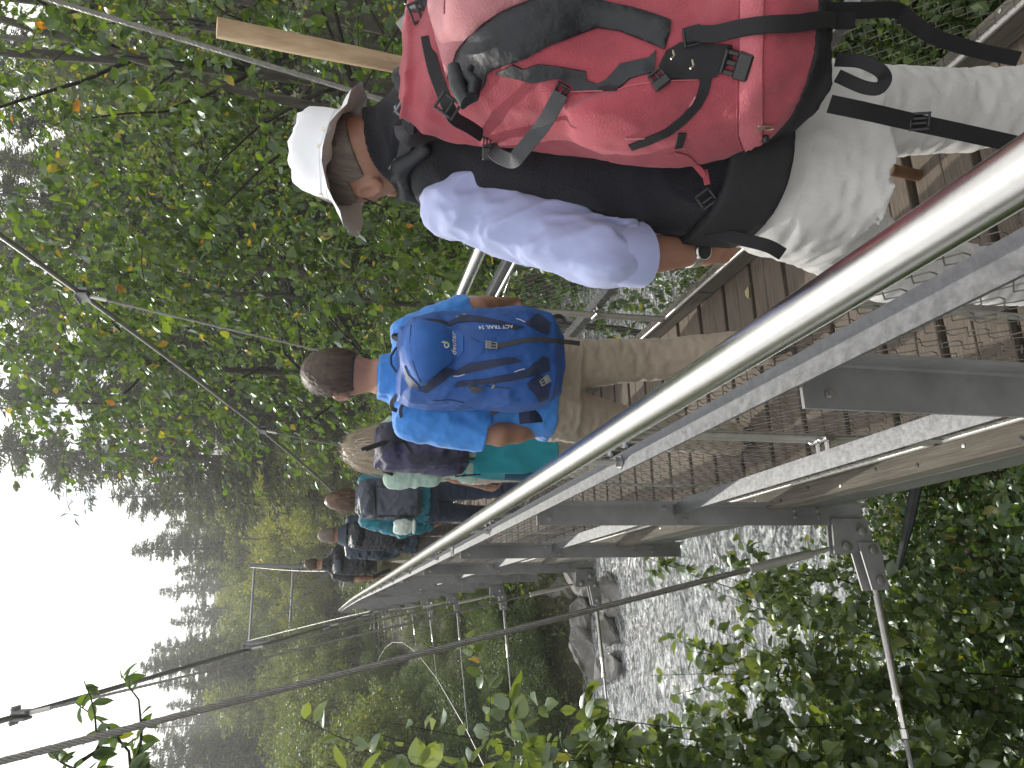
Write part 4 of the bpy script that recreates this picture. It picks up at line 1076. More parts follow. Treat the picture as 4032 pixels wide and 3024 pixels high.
def person(label, J, shirt, pants, hair=None, group='hikers crossing the bridge in single file', sleeve='short', h=.006, face=(0, 1), w=1.0, curl=(.35, .35), shorts=False,
           hem=None, tuck=.03, hand_in=(None, None), collar=.0, foldamp=.006, skin=None, headr=(.072, .092, .112), vest=None, headdir=None, socks=None, bulk=1.0, cuffat=None, belt=None):
    J = {k: np.array(v, float) for k, v in J.items()}
    skin = skin or M_SKIN
    lat = unit((J['sR']-J['sL'])[:2]); hipc = (J['hL']+J['hR'])/2; shc = (J['sL']+J['sR'])/2
    fw = np.array([-lat[1], lat[0], 0]); lat3 = np.array([lat[0], lat[1], 0]); hd = unit(np.asarray(headdir, float)) if headdir is not None else fw
    ft = (J['aL']+J['aR'])/2; root = empty('person', (hipc[0], hipc[1], min(J['aL'][2], J['aR'][2])-.08), label, 'person', group)
    zh, zs = hipc[2], shc[2]
    nb = J['neck']
    def tor(off, bot, top=None):
        f = lambda t: hipc*(1-t)+shc*t
        rows = []
        for t, rx, ry in ((-.18, .158, .118), (.03, .165, .122), (.3, .142, .108), (.68, .168, .118), (.93, .160, .098), (1.0, .145, .085)):
            c = f(t); rows.append((c[2], c[0], c[1], rx*w+off, ry*w*bulk+off))
        rows.append((nb[2], nb[0], nb[1], .066+off*.7, .066+off*.7)); rows.append((nb[2]+.035, nb[0], nb[1], .058+off*.6, .060+off*.6))
        rows = [r for r in rows if r[0] >= bot-.001] if bot is not None else rows
        if bot is not None:
            full = np.array(sorted([(f(t)[2], f(t)[0], f(t)[1], rx*w+off, ry*w*bulk+off) for t, rx, ry in ((-.18, .158, .118), (.03, .165, .122), (.3, .142, .108), (.68, .168, .118))]))
            rows.append((bot, *[np.interp(bot, full[:, 0], full[:, i]) for i in (1, 2, 3, 4)]))
        return rows
    hc = J['head']; Hup = unit(hc-nb+np.array([0, 0, .05])); HR = rot_to(Hup, np.cross(hd, Hup))
    hx, hy = HR[:, 0], HR[:, 1]
    if hy@hd < 0: hy = -hy
    TB = tor(-.012, None)
    def body(P):
        d = loft(P, TB, lat)
        d = smin(d, rc(P, nb-[0, 0, .05], hc-Hup*.05, .062, .055), .03)
        d = smin(d, ell(P, hc+Hup*.012-hy*.006, headr, np.stack([hx, hy, Hup], 1)), .02)
        d = smin(d, rc(P, hc-Hup*.05+hy*.03, hc-Hup*.085+hy*.062, .05, .03), .03)          # jaw
        d = smin(d, rc(P, hc+hy*.088+Hup*.012, hc+hy*.112-Hup*.022, .007, .014), .012)     # nose
        d = smin(d, rc(P, hc+hy*.088-Hup*.055-hx*.018, hc+hy*.088-Hup*.055+hx*.018, .009, .009), .008)  # mouth
        for s in (-1, 1):
            ec = hc+hx*s*(headr[0]+.006)-hy*.008-Hup*.008
            d = smin(d, np.maximum(ell(P, ec, (.011, .021, .033), np.stack([unit(hx-hy*.45*s), unit(hy+hx*.45*s), Hup], 1)), -ell(P, ec+hx*s*.009, (.007, .011, .02), np.stack([hx, hy, Hup], 1))), .006)
            d = np.maximum(d, -ell(P, hc+hy*.090+hx*s*.031+Hup*.012, (.016, .010, .009), np.stack([hx, hy, Hup], 1)))
            d = np.minimum(d, np.linalg.norm(P-(hc+hy*.078+hx*s*.031+Hup*.012), axis=1)-.0115)
        for S, E, W_, s, c, hi in (('sL', 'eL', 'wL', -1, curl[0], hand_in[0]), ('sR', 'eR', 'wR', 1, curl[1], hand_in[1])):
            d = smin(d, rc(P, J[S], J[E], .050*w, .040*w), .03)
            m_ = J[E]*.7+J[W_]*.3
            d = smin(d, rc(P, J[E], m_, .040*w, .041*w), .015); d = smin(d, rc(P, m_, J[W_], .041*w, .0255*w), .015)
            d = smin(d, hand_sdf(P, J[W_], J[E], s, c, inward=hi, s=.98*w if w < 1 else 1.0), .008)
        for S, K, N_ in (('hL', 'kL', 'aL'), ('hR', 'kR', 'aR')):
            lg = 1.0 if shorts else .78
            d = smin(d, rc(P, J[S], J[K], .080*w*lg, .052*w*lg), .03); cm = J[K]*.68+J[N_]*.32-fw*.012
            d = smin(d, rc(P, J[K], cm, .050*w*lg, .053*w*lg), .02); d = smin(d, rc(P, cm, J[N_], .053*w*lg, .034*w), .02)
            d = smin(d, rc(P, J[N_]-[0, 0, .03], J[N_]+fw*.13-[0, 0, .055], .036, .028), .02)
        return d
    allp = np.array(list(J.values())); lo = allp.min(0)-.20; hi = allp.max(0)+.20
    bo = sculpt('body', body, lo, hi, h, skin, root, 1)
    # trousers
    belt = belt or zh + .10
    def trous(P):
        st = [(z, x, y, a, b) for z, x, y, a, b in tor(.011, None) if z < belt+.08]
        d = np.maximum(loft(P, st, lat), P[:, 2]-belt)
        for S, K, N_ in (('hL', 'kL', 'aL'), ('hR', 'kR', 'aR')):
            e = (J[K]*.80+J[N_]*.20) if shorts else J[N_]+[0, 0, -.045]
            d = smin(d, rc(P, J[S]-[0, 0, .02], J[K], .098*w, .074*w), .035)
            d = smin(d, rc(P, J[K], e, .074*w, .078*w if shorts else .064*w), .02)
            cut = e + unit(e-J[K])*.0
            d = np.where(np.linalg.norm(P-e, axis=1) < .16, np.maximum(d, (P-cut)@unit(e-J[K])), d)
        d = d + folds(P, 5+int(zh*1000) % 50, .11, foldamp*.85, (1, 1, 2.0)) + folds(P, 9, .05, foldamp*.3, (1, 1, 2))
        return d
    tr = sculpt('trousers' if not shorts else 'shorts', trous, np.minimum.reduce([J[k] for k in ('hL', 'hR', 'kL', 'kR', 'aL', 'aR')])-.2, np.maximum.reduce([J[k] for k in ('hL', 'hR', 'kL', 'kR', 'aL', 'aR')])+.22, h*1.15, pants, root, 1)
    # shirt
    hemz = hem if hem is not None else zh-.02
    ts = tor(.024, hemz, None)
    nosl = sleeve == 'none'
    def arm(P, J_, r0, r1, r2):
        d = None
        for S, E, W_ in (('sL', 'eL', 'wL'), ('sR', 'eR', 'wR')):
            a = rc(P, J[S], J[E], r0*w, r1*w)
            if sleeve == 'short':
                e = J[S]*.17+J[E]*.83; a = np.maximum(rc(P, J[S], J[E]+(J[E]-J[S])*.2, r0*w, r2*w), (P-e)@unit(J[E]-J[S]))
            else:
                cuff = cuffat or {'rolled': .42, 'long': .96}[sleeve]; e = J[E]*(1-cuff)+J[W_]*cuff
                b = np.maximum(rc(P, J[E], e+(e-J[E])*.25, r1*w, r2*w), (P-e)@unit(J[W_]-J[E])); a = smin(a, b, .02)
            d = a if d is None else np.minimum(d, a)
        return d
    def top_(P):
        d = loft(P, ts, lat)
        if not nosl:
            a = arm(P, J, .066, .060 if sleeve == 'short' else .058, .074 if sleeve == 'short' else .052)
            d = smin(d, a, .05)
        d = d + folds(P, 3+int(zs*1000) % 40, .12, foldamp, (1, 1, 1.2)) + folds(P, 17, .05, foldamp*.4)
        return d
    tp = None
    if shirt is not None:
        keys = ['sL', 'sR', 'eL', 'eR', 'hL', 'hR', 'neck'] + (['wL', 'wR'] if sleeve != 'short' else [])
        q = np.array([J[k] for k in keys]); lo2 = q.min(0)-.19; hi2 = q.max(0)+.19; lo2[2] = min(hemz, lo2[2]+.06)-.03
        if vest is None: tp = sculpt('shirt', top_, lo2, hi2, h, shirt, root, 1)
        else:
            vm, vhem = vest
            def sl(P):
                d = arm(P, J, .064, .053, .050)
                d = smin(d, loft(P, tor(.004, hemz), lat), .05)
                fo = folds(P, 31, .17, .009, (1.2, 1.2, .8)) + folds(P, 34, .09, .0045, (1.5, 1.5, .7)) + folds(P, 32, .04, .0008)
                return d+fo
            tp = sculpt('shirt', sl, lo2, hi2, h*.8, shirt, root, 1)
            tv = tor(.026, vhem); tv[-1 if False else 0] = tv[0]
            def vs(P):
                d = loft(P, tv, lat)
                d = smin(d, rc(P, J['sL']*.72+nb*.28, J['sR']*.72+nb*.28, .055, .055), .05)
                c0 = nb-[0, 0, .01]; d = smin(d, np.maximum(rc(P, c0, hc-Hup*.02, .094, .090)+.006*np.abs(np.sin((P-c0)@Hup*70)), (P-(c0+(hc-c0)*.62))@unit(hc-c0)), .03)
                for S, E in (('sL', 'eL'), ('sR', 'eR')): d = np.maximum(d, -(rc(P, J[S]+(J[S]-shc)*.30, J[E], .074, .085)))
                return d+folds(P, 41, .14, .006)
            vo = sculpt('vest', vs, lo2-.02, hi2+.05, h*.8, vm, root, 1)
    for A, s in (('aL', -1), ('aR', 1)):
        a = J[A]
        def shoe(P):
            d = rc(P, a-[0, 0, .045]-fw*.03, a-[0, 0, .05]+fw*.16, .042, .038); d = smin(d, rc(P, a+[0, 0, .02], a-[0, 0, .04]-fw*.02, .046, .044), .03)
            return np.maximum(d, -(P[:, 2]-(a[2]-.08)))
        so_ = sculpt('shoe', shoe, a-.24, a+.26, .009, M_SHOE, root, 1)
    if socks is not None:
        for A, K in (('aL', 'kL'), ('aR', 'kR')):
            MB().tube([J[A]+[0, 0, .02], J[A]*.8+J[K]*.2], [.050*w, .056*w], 14).build('sock', socks, root)
    return root, bo, tr, tp, dict(hc=hc, hx=hx, hy=hy, up=Hup, lat=lat3, fw=fw, hipc=hipc, shc=shc, J=J, r=headr)

def standing(X, Y, H, gz=None, step=.14, lead=1, arms=(.06, .06), yaw=0., elbow=(0., 0.), w=1.0, lean=.02):
    """joints of a walking figure of height H with its feet on the deck"""
    z0 = zd(Y) if gz is None else gz; s = H/1.78; c, sn = math.cos(yaw), math.sin(yaw)
    def p(x, y, z): return A_(X+(x*c-y*sn)*s, Y+(x*sn+y*c)*s, z0+z*s)
    J = dict(hL=p(-.088, 0, .93), hR=p(.088, 0, .93), kL=p(-.09, .07+step*.5*lead, .51), kR=p(.09, .07-step*.5*lead, .51),
             aL=p(-.085, step*lead, .09), aR=p(.085, -step*lead, .10), neck=p(0, lean+.01, 1.49), head=p(0, lean+.05, 1.645),
             sL=p(-.165, lean, 1.425), sR=p(.165, lean, 1.425), eL=p(-.165-arms[0], lean-.03, 1.14), eR=p(.165+arms[1], lean-.03, 1.14))
    J['wL'] = J['eL']+A_(-.0, 0, 0)+(p(.02, .10+elbow[0], -.24*(1-elbow[0]*.8))-p(0, 0, 0)); J['wR'] = J['eR']+(p(-.02, .10+elbow[1], -.24*(1-elbow[1]*.8))-p(0, 0, 0))
    return J

def hair_strands(name, inf, m, root, n, length, seed, region, dirfn, wid=.0011, segs=5, base=None, r=None):
    """many thin ribbons growing from the scalp"""
    R = np.random.default_rng(seed); hc, hx, hy, up = inf['hc'], inf['hx'], inf['hy'], inf['up']; r = np.array(r if r is not None else inf['r'])
    V = []; F = []; k = 0; cnt = 0
    while cnt < n:
        d = unit(R.normal(0, 1, 3))
        if not region(d): continue
        cnt += 1
        p = hc+up*.012-hy*.006+hx*d[0]*r[0]*1.02+hy*d[1]*r[1]*1.02+up*d[2]*r[2]*1.02
        nrm = unit(hx*d[0]/r[0]+hy*d[1]/r[1]+up*d[2]/r[2]); L = length*R.uniform(.6, 1.15)
        q = p.copy(); side = unit(np.cross(nrm, R.normal(0, 1, 3))); dr = nrm
        for s in range(segs+1):
            wd = wid*(1-.75*s/segs); sd = unit(np.cross(dr, nrm+R.normal(0, .2, 3))+1e-6)
            V += [q-sd*wd, q+sd*wd]
            dr = unit(dirfn(d, s/segs, nrm, inf, R)); q = q+dr*L/segs
        for s in range(segs): F.append((k+2*s, k+2*s+1, k+2*s+3, k+2*s+2))
        k += 2*(segs+1)
    o = put(name, fast_mesh(name, np.array(V), np.array(F), m), (0, 0, 0), root); o['kind'] = 'stuff'
    return o
def hair_cap(inf, m, root, h, grow, back, top, seed=3, drop=0., lamp=.006):
    """solid hair volume over the skull; drop lengthens it down the neck"""
    hc, hx, hy, up, r = inf['hc'], inf['hx'], inf['hy'], inf['up'], np.array(inf['r'])
    B = np.stack([hx, hy, up], 1)
    def f(P):
        d = ell(P, hc+up*.016-hy*.010, r+grow, B)
        q = (P-hc)@B
        if drop: d = smin(d, loft_hair(P, hc, hx, hy, up, r, grow, drop), .03)
        cut = np.maximum(q[:, 1]-(back+np.maximum(q[:, 2]-.01, 0)*1.2), -(q[:, 2]-top-np.maximum(q[:, 1]+.02, 0)*.7)) if not drop else q[:, 1]-(.02+np.maximum(q[:, 2], 0)*1.0)
        if not drop: cut = np.maximum(cut, -np.maximum(np.maximum(.048-np.abs(q[:, 0]), q[:, 2]-.024), -.034-q[:, 1]))
        return np.maximum(d, cut)+folds(P, seed, .03, lamp, (2.2, 2.2, .6))
    return sculpt('hair', f, hc-.22-np.array([0, 0, drop]), hc+.22, h, m, root, 1)
def loft_hair(P, hc, hx, hy, up, r, grow, drop):
    a = hc-hy*.030-up*.02; b = hc-hy*.055-up*(drop)
    q = P-a; t = np.clip((q@(b-a))/((b-a)@(b-a)), 0, 1); c = a+(b-a)*t[:, None]
    u = ((P-c)@hx)/(r[0]+grow+.018*np.sin(t*PI*.8)); v = ((P-c)@hy)/(.045+.01*t); l = np.maximum(np.abs((P-c)@unit(b-a))-.0, 0)
    return (np.sqrt(u*u+v*v+(l/.03)**2)-1)*.045

# ------------------------------------------------------------------ straps, patches and buckles laid on a surface
def seen(bvh, x, y, fb=None):
    d = ray_dir(x, y); hit = bvh.ray_cast(Vector(EYE), Vector(d))
    if hit[0] is not None and (fb is None or abs(hit[0].y-fb) < .25): return np.array(hit[0]), np.array(hit[1])
    return None
def lay(bvh, pts, n=6, fbY=None, lift=.002):
    """points on the surface under the photo's outline; pts may hold (x, y, Y) to leave the surface"""
    P = []; N = []; lastY = fbY if fbY is not None else next((h_[0][1] for h_ in (seen(bvh, p[0], p[1]) for p in pts) if h_ is not None), 1.0)
    pts = [tuple(p)+(None,)*(3-len(p)) for p in pts]
    for i in range(len(pts)-1):
        a, b = pts[i], pts[i+1]
        for k in range(n if i < len(pts)-2 else n+1):
            t = k/n; x = a[0]+(b[0]-a[0])*t; y = a[1]+(b[1]-a[1])*t
            hit = None if (a[2] is not None and b[2] is not None) else seen(bvh, x, y)
            if hit is not None:
                P.append(hit[0]+hit[1]*lift); nn = hit[1] if hit[1]@ray_dir(x, y) < 0 else -hit[1]; N.append(nn); lastY = hit[0][1]
            else:
                Y = (a[2] if a[2] is not None else lastY)*(1-t)+(b[2] if b[2] is not None else (a[2] if a[2] is not None else lastY))*t
                q = at(x, y, Y=Y); P.append(q); N.append(unit(EYE-q))
    P = np.array(P); N = np.array(N)
    for _ in range(2): P[1:-1] = P[1:-1]*.5+(P[:-2]+P[2:])*.25; N[1:-1] = N[1:-1]*.5+(N[:-2]+N[2:])*.25
    return P, unit(N)
def strap(name, bvh, pts, w, m, parent, th=.0018, n=6, fbY=None, lift=.0015):
    P, N = lay(bvh, pts, n, fbY, lift); return MB().ribbon(P, N, w, th).build(name, m, parent, 30)
def cord(name, bvh, pts, r, m, parent, n=6, fbY=None, lift=.001):
    P, N = lay(bvh, pts, n, fbY, lift); return MB().tube(P, r, 6).build(name, m, parent)
def inside(poly, x, y):
    c = False; j = len(poly)-1
    for i in range(len(poly)):
        if (poly[i][1] > y) != (poly[j][1] > y) and x < (poly[j][0]-poly[i][0])*(y-poly[i][1])/(poly[j][1]-poly[i][1]+1e-12)+poly[i][0]: c = not c
        j = i
    return c
def patch(name, bvh, poly, m, parent, step=14, th=.003, puff=0.0, smooth_pts=True):
    """a sewn-on piece of cloth with its own thickness, cut to an outline and laid on the surface"""
    from mathutils.geometry import delaunay_2d_cdt
    Q = []
    n = len(poly)
    for i in range(n):
        a, b = poly[i], poly[(i+1) % n]; L = math.hypot(b[0]-a[0], b[1]-a[1]); k = max(1, int(L/step))
        Q += [(a[0]+(b[0]-a[0])*t/k, a[1]+(b[1]-a[1])*t/k) for t in range(k)]
    nb = len(Q)
    xs = [p[0] for p in poly]; ys = [p[1] for p in poly]
    for x in np.arange(min(xs)+step*.5, max(xs), step):
        for y in np.arange(min(ys)+step*.5, max(ys), step):
            if inside(poly, x, y) and min((x-q[0])**2+(y-q[1])**2 for q in Q[:nb]) > (step*.45)**2: Q.append((x, y))
    r = delaunay_2d_cdt([Vector(q) for q in Q], [], [list(range(nb))], 1, 1e-5)
    vs, fs = r[0], r[2]; V = []; N = []; ok = []
    for v in vs:
        hit = seen(bvh, v.x, v.y)
        if hit is None: V.append(np.zeros(3)); N.append(np.zeros(3)); ok.append(False); continue
        nn = hit[1] if hit[1]@ray_dir(v.x, v.y) < 0 else -hit[1]
        e = min(math.hypot(v.x-q[0], v.y-q[1]) for q in Q[:nb])
        V.append(hit[0]); N.append(nn*(th+puff*min(1, e/(step*4))**.6)); ok.append(True)
    V = np.array(V); N = np.array(N); T = V+N; F = []; ec = {}
    for f in fs:
        if all(ok[i] for i in f) and max(np.linalg.norm(V[f[i]]-V[f[i-1]]) for i in range(len(f))) < .06:
            a = list(f)
            nrm = np.cross(T[a[1]]-T[a[0]], T[a[2]]-T[a[0]])
            if nrm@N[a[0]] < 0: a = a[::-1]
            F.append(a)
            for i in range(len(a)): ec[(a[i], a[(i+1) % len(a)])] = 1
    k = len(V); W_ = np.concatenate([T, V-N*.3])
    for (a, b) in list(ec):
        if (b, a) not in ec: F.append([b, a, a+k, b+k])
    if not F: return None
    used = sorted({i for f in F for i in f}); mp_ = {u: i for i, u in enumerate(used)}
    W_ = W_[used]; F = [[mp_[i] for i in f] for f in F]; o = (W_.min(0)+W_.max(0))/2
    return put(name, mesh_of(name, W_-o, F, m, 50), o, parent)
def frame_at(bvh, x, y, ang=0., fbY=None):
    h_ = seen(bvh, x, y) if fbY is None else None
    if h_ is None: p = at(x, y, Y=fbY if fbY else 1.0); n = unit(EYE-p)
    else: p, n = h_; n = n if n@ray_dir(x, y) < 0 else -n
    up = unit(np.array([0, 0, 1.])-n*n[2]); rt = np.cross(up, n); c, s = math.cos(ang), math.sin(ang)
    return p, np.stack([rt*c+up*s, -rt*s+up*c, n], 1)
def slider(name, bvh, x, y, w, hgt, ang, m, parent, fbY=None, bars=1, th=.006):
    """ladder-lock buckle: frame with a cross bar"""
    p, R = frame_at(bvh, x, y, ang, fbY); b = MB(); t = min(w, hgt)*.16
    put_ = lambda c, s: b.box(p+R@np.array(c), s, R, min(s)*.25)
    put_((0, hgt/2-t/2, th*.7), (w, t, th)); put_((0, -hgt/2+t/2, th*.7), (w, t, th))
    put_((-w/2+t/2, 0, th*.7), (t, hgt-2*t, th)); put_((w/2-t/2, 0, th*.7), (t, hgt-2*t, th))
    for k in range(bars): put_((0, -hgt*.1+k*hgt*.25, th*.9), (w-2*t, t, th*.8))
    return b.build(name, m, parent, 30)
def clip(name, bvh, x, y, w, hgt, ang, m, parent, fbY=None, th=.008):
    """side-release clip: body, two prongs and a strap bar"""
    p, R = frame_at(bvh, x, y, ang, fbY); b = MB()
    put_ = lambda c, s: b.box(p+R@np.array(c), s, R, min(s)*.28)
    put_((0, -hgt*.22, th*.6), (w, hgt*.5, th)); put_((0, hgt*.40, th*.55), (w*.9, hgt*.14, th*.8))
    for s in (-1, 1): put_((s*w*.36, hgt*.17, th*.55), (w*.16, hgt*.36, th*.8))
    put_((0, hgt*.16, th*.55), (w*.18, hgt*.34, th*.7))
    return b.build(name, m, parent, 30)
def lettering(name, txt, p, R, size, m, parent, lift=.002, ext=.0006):
    cu = bpy.data.curves.new(name, 'FONT'); cu.body = txt; cu.size = size; cu.extrude = ext; cu.align_x = 'CENTER'; cu.align_y = 'CENTER'; cu.resolution_u = 3
    o = bpy.data.objects.new(name, cu); COL.objects.link(o); dg = bpy.context.evaluated_depsgraph_get()
    me = bpy.data.meshes.new_from_object(o.evaluated_get(dg)); bpy.data.objects.remove(o); me.name = name; me.materials.clear(); me.materials.append(m)
    co = np.zeros(len(me.vertices)*3); me.vertices.foreach_get('co', co); co = co.reshape(-1, 3)@R.T; me.vertices.foreach_set('co', co.ravel()); me.update()
    return put(name, me, p+R[:, 2]*lift, parent)
def pack_box(st, lat, e=3.2):
    return lambda P: loft(P, st, lat, e)
M_BLACKW = mat('black_webbing', (.010, .0105, .013), .75, 0, var=.2, scale=30, bump=.3, bscale=700)
M_GREYW = mat('grey_webbing', (.055, .058, .066), .6, 0, var=.15, scale=30, bump=.3, bscale=700)
M_PLAST = mat('black_plastic', (.018, .018, .02), .35, 0, var=.2)
M_PLASTG = mat('grey_plastic', (.20, .21, .22), .4, 0, var=.1)
M_BRASS = mat('pale_metal', (.62, .58, .45), .3, .9, var=.1)
M_WHITE = mat('white_print', (.78, .78, .78), .6, 0, var=.03)
M_GREENP = mat('green_print', (.22, .55, .12), .6, 0, var=.03)
# ================================================================== the man with the white hat and the red backpack
M_SHIRTB = cloth('pale_blue_shirt', (.36, .41, .66), .85, .06, weave=900)
M_NAVY = cloth('navy_fleece', (.011, .012, .018), .95, .2, .5, 260, .12)
M_CREAM = cloth('cream_trousers', (.56, .555, .545), .85, .05, .2, 420)
JH = dict(hL=(.715, 1.10, .885), hR=(.895, 1.08, .885), kL=(.715, 1.30, .50), kR=(.925, 1.03, .48), aL=(.745, 1.36, .095), aR=(.95, .90, .115),
          neck=(.935, 1.335, 1.545), head=(.906, 1.405, 1.640), sL=(.772, 1.32, 1.462), sR=(1.085, 1.33, 1.47), eL=at(2375, 1012, Y=1.18), wL=at(2752, 990, Y=1.225),
          eR=(1.16, 1.33, 1.22), wR=(1.135, 1.41, 1.19))
r1, b1, t1, s1, I1 = person('person in white sun hat, dark vest and cream trousers, nearest the camera', JH, M_SHIRTB, M_CREAM,
    sleeve='rolled', h=.0055, vest=(M_NAVY, 1.005), hem=1.02, curl=(.5, .75), hand_in=((.6, .2, 0), (-.4, .5, 0)), foldamp=.005, headdir=(-.18, 1, 0), w=1.0, headr=(.075, .096, .112), cuffat=.24, belt=1.02)
M_GREYHAIR = mat('grey_hair', (.16, .13, .11), .7, 0, var=.3, scale=60, stretch=(1, 1, .2), bump=.5, bscale=200)
hair_cap(I1, M_GREYHAIR, r1, .003, .005, .0, -.012, 4, lamp=.002)
# rolled cuff
dA = unit(I1['J']['wL']-I1['J']['eL']); cu = I1['J']['eL']*.78+I1['J']['wL']*.22
MB().tube([cu-dA*.028, cu-dA*.012, cu+dA*.012, cu+dA*.03, cu+dA*.036], [.052, .057, .060, .062, .055], 18).build('cuff', M_SHIRTB, r1)
# wrist watch
wp_ = I1['J']['wL']*.92+I1['J']['eL']*.08
MB().tube([wp_-dA*.010, wp_+dA*.010], .0305, 18).build('watch_strap', M_STAINR, r1)
wn = unit(EYE-wp_); wn = unit(wn-dA*(wn@dA)); wc_ = MB().lathe([(.017, 0), (.019, .002), (.019, .007), (.017, .009)], wp_+wn*.027, wn, 20).build('watch_case', M_STAIN, r1)
MB().lathe([(.0155, .0), (.0155, .0006)], wp_+wn*.0362, wn, 20).build('watch_dial', M_DARK, r1)
# glasses: the temple arm over the ear
g0 = at(1405, 770, Y=1.40); g1 = at(1512, 815, Y=1.50); MB().tube([g0, (g0+g1)/2, g1], .0014, 5).build('glasses_arm', M_DARK, r1)
# hat
M_HATW = cloth('white_hat', (.77, .79, .83), .85, .03, .2, 600); M_HATIN = cloth('hat_lining', (.60, .54, .46), .9, .06)
hax = unit(A_(.27, .17, 1.)); HRt = rot_to(hax, (1, .1, 0)); hb = A_(.902, 1.395, 1.678)
hm = MB(); n = 40; prof = [(.1545, -.020), (.140, -.012), (.115, -.002), (.0945, .004), (.0925, .012), (.0905, .050), (.086, .078), (.076, .092), (.052, .099), (.0, .101)]
VV = []; rngh = random.Random(4)
for k, (rr, zz) in enumerate(prof):
    for j in range(n):
        a = 2*PI*j/n; el = 1.10 if True else 1
        wob = (.010*math.sin(2*a+.8)+.006*math.sin(3*a+2))*max(0, (rr-.095)/.06)+.0030*math.sin(5*a+k)+.0025*math.sin(9*a+k*2)+.002*math.sin(13*a-k)
        droop = -.030*max(0, math.cos(a-2.7))**2*max(0, (rr-.095)/.06) + .012*max(0, math.cos(a+1.2))*max(0, (rr-.095)/.06)
        VV.append(hb+HRt@np.array([.93*rr*math.cos(a), .95*rr*el*math.sin(a), zz*.95+wob+droop]))
def rings(VV, n, m, close=False): return [(i*n+j, i*n+(j+1) % n, (i+1)*n+(j+1) % n, (i+1)*n+j) for i in range(m-1) for j in range(n)]
VV = np.array(VV); o = VV.mean(0)
hat = put('hat', mesh_of('hat', VV-o, rings(VV, n, len(prof)), M_HATW, 180), o, r1)
VI = VV[:n*6].copy(); ax_c = hb
VI = VI - hax*.0022; VI[:n] = VV[:n]; VI[n*4:] = ax_c+(VI[n*4:]-ax_c)*.97
o = VI.mean(0); put('hat_lining', mesh_of('hat_lining', VI-o, [f[::-1] for f in rings(VI, n, 6)], M_HATIN, 180), o, hat)
for zz, rr in ((.010, .0938), (.022, .0927)): MB().tube([hb+HRt@np.array([.93*rr*math.cos(a), .95*rr*1.1*math.sin(a), zz*.95+.002*math.sin(5*a)]) for a in np.linspace(0, 2*PI, 41)], .0008, 4, cap=False).build('hat_seam', M_HATW, hat)
for a in (-1.75, -2.15, 2.9): MB().lathe([(.002, 0), (.0042, .0), (.0042, .0012), (.002, .0012)], hb+HRt@np.array([.93*.0918*math.cos(a), .95*.0918*1.1*math.sin(a), .024]), HRt@np.array([math.cos(a), math.sin(a), 0]), 12).build('eyelet', M_BRASS, hat)
# staff
M_STAFF = mat('peeled_wood', (.36, .25, .14), .6, 0, col2=(.52, .39, .25), scale=4, stretch=(14, 14, 1), bump=.25, bscale=20)
sb, stp = A_(1.225, 1.66, .002), at(858, 98, Y=1.32)
pts = [sb+(stp-sb)*t+np.array([.016*math.sin(t*PI*1.3), .01*math.sin(t*4), 0]) for t in np.linspace(0, 1, 14)]
stf = MB().tube(pts, [.0165+.0035*t+.001*math.sin(t*22) for t in np.linspace(0, 1, 14)], 14).build('walking_staff', M_STAFF, None)
tag(stf, 'pale peeled wooden walking staff rising past the white hat', 'staff')
M_BARKS = mat('staff_bark', (.12, .06, .03), .7, 0, var=.3, scale=20)
MB().tube([sb+(stp-sb)*t for t in (.0, .03, .06)], [.0172, .018, .0172], 12).build('bark_end', M_BARKS, stf)

# ------------------------------------------------------------------ red backpack
M_RED = cloth('faded_red_canvas', (.36, .062, .085), .9, .16, .35, 300, .15, weave=700)
M_REDP = cloth('sun_bleached_red', (.46, .19, .21), .85, .12, .35, 300, .15)
M_REDB = cloth('red_zip_flap', (.50, .12, .15), .72, .12, .35, 300, .15)
M_BLK = cloth('black_pack_cloth', (.013, .015, .020), .5, .2, .3, 60, .0)
def ysh(x, Y): return Y*(1.07+max(0., 3250-x)/1600*.25)
rp = empty('red_backpack', (.75, .83, 1.0), 'large faded red backpack with black straps worn under the white sun hat', 'backpack')
def redpack(P):
    st = [(.985, .868, .90, .110, .085), (1.02, .862, .90, .128, .112), (1.10, .862, .925, .134, .128), (1.24, .890, 1.00, .136, .132), (1.37, .926, 1.05, .134, .125), (1.48, .950, 1.10, .130, .112), (1.545, .962, 1.135, .118, .080), (1.570, .965, 1.15, .09, .05)]
    d = loft(P, st, (1, .02), 3.0)-.012
    d = smin(d, ell(P, (.745, .965, 1.20), (.036, .085, .14)), .04)                 # side pockets
    d = smin(d, ell(P, (1.02, .98, 1.22), (.040, .09, .15)), .04)
    d = smin(d, ell(P, (.915, .955, 1.37), (.100, .065, .15)), .06)                 # front pocket
    d = smin(d, ell(P, (.862, .80, 1.09), (.108, .055, .07)), .05)                  # bottom compartment
    return d+folds(P, 51, .14, .005, (1, 1, .8))+folds(P, 52, .06, .0014)
ro = sculpt('pack_body', redpack, (.58, .66, .90), (1.18, 1.36, 1.72), .006, M_RED, rp, 1)
RB = bvh_of(ro)
a_ = lambda L: [(1550+.4219*x, .4219*y) for x, y in L]
b_ = lambda L: [(2300+.4219*x, .4219*y) for x, y in L]
c_ = lambda L, Y=None: [(2500+.6926*x, .6926*y)+((Y,) if Y else ()) for x, y in L]
patch('lid', RB, a_([(330, -260), (335, 0), (345, 130), (400, 330), (510, 735), (560, 615), (600, 480), (700, 340), (850, 208), (1020, 108), (1300, -5), (1500, -120), (1600, -260)]), M_REDP, rp, 16, .006, .010)
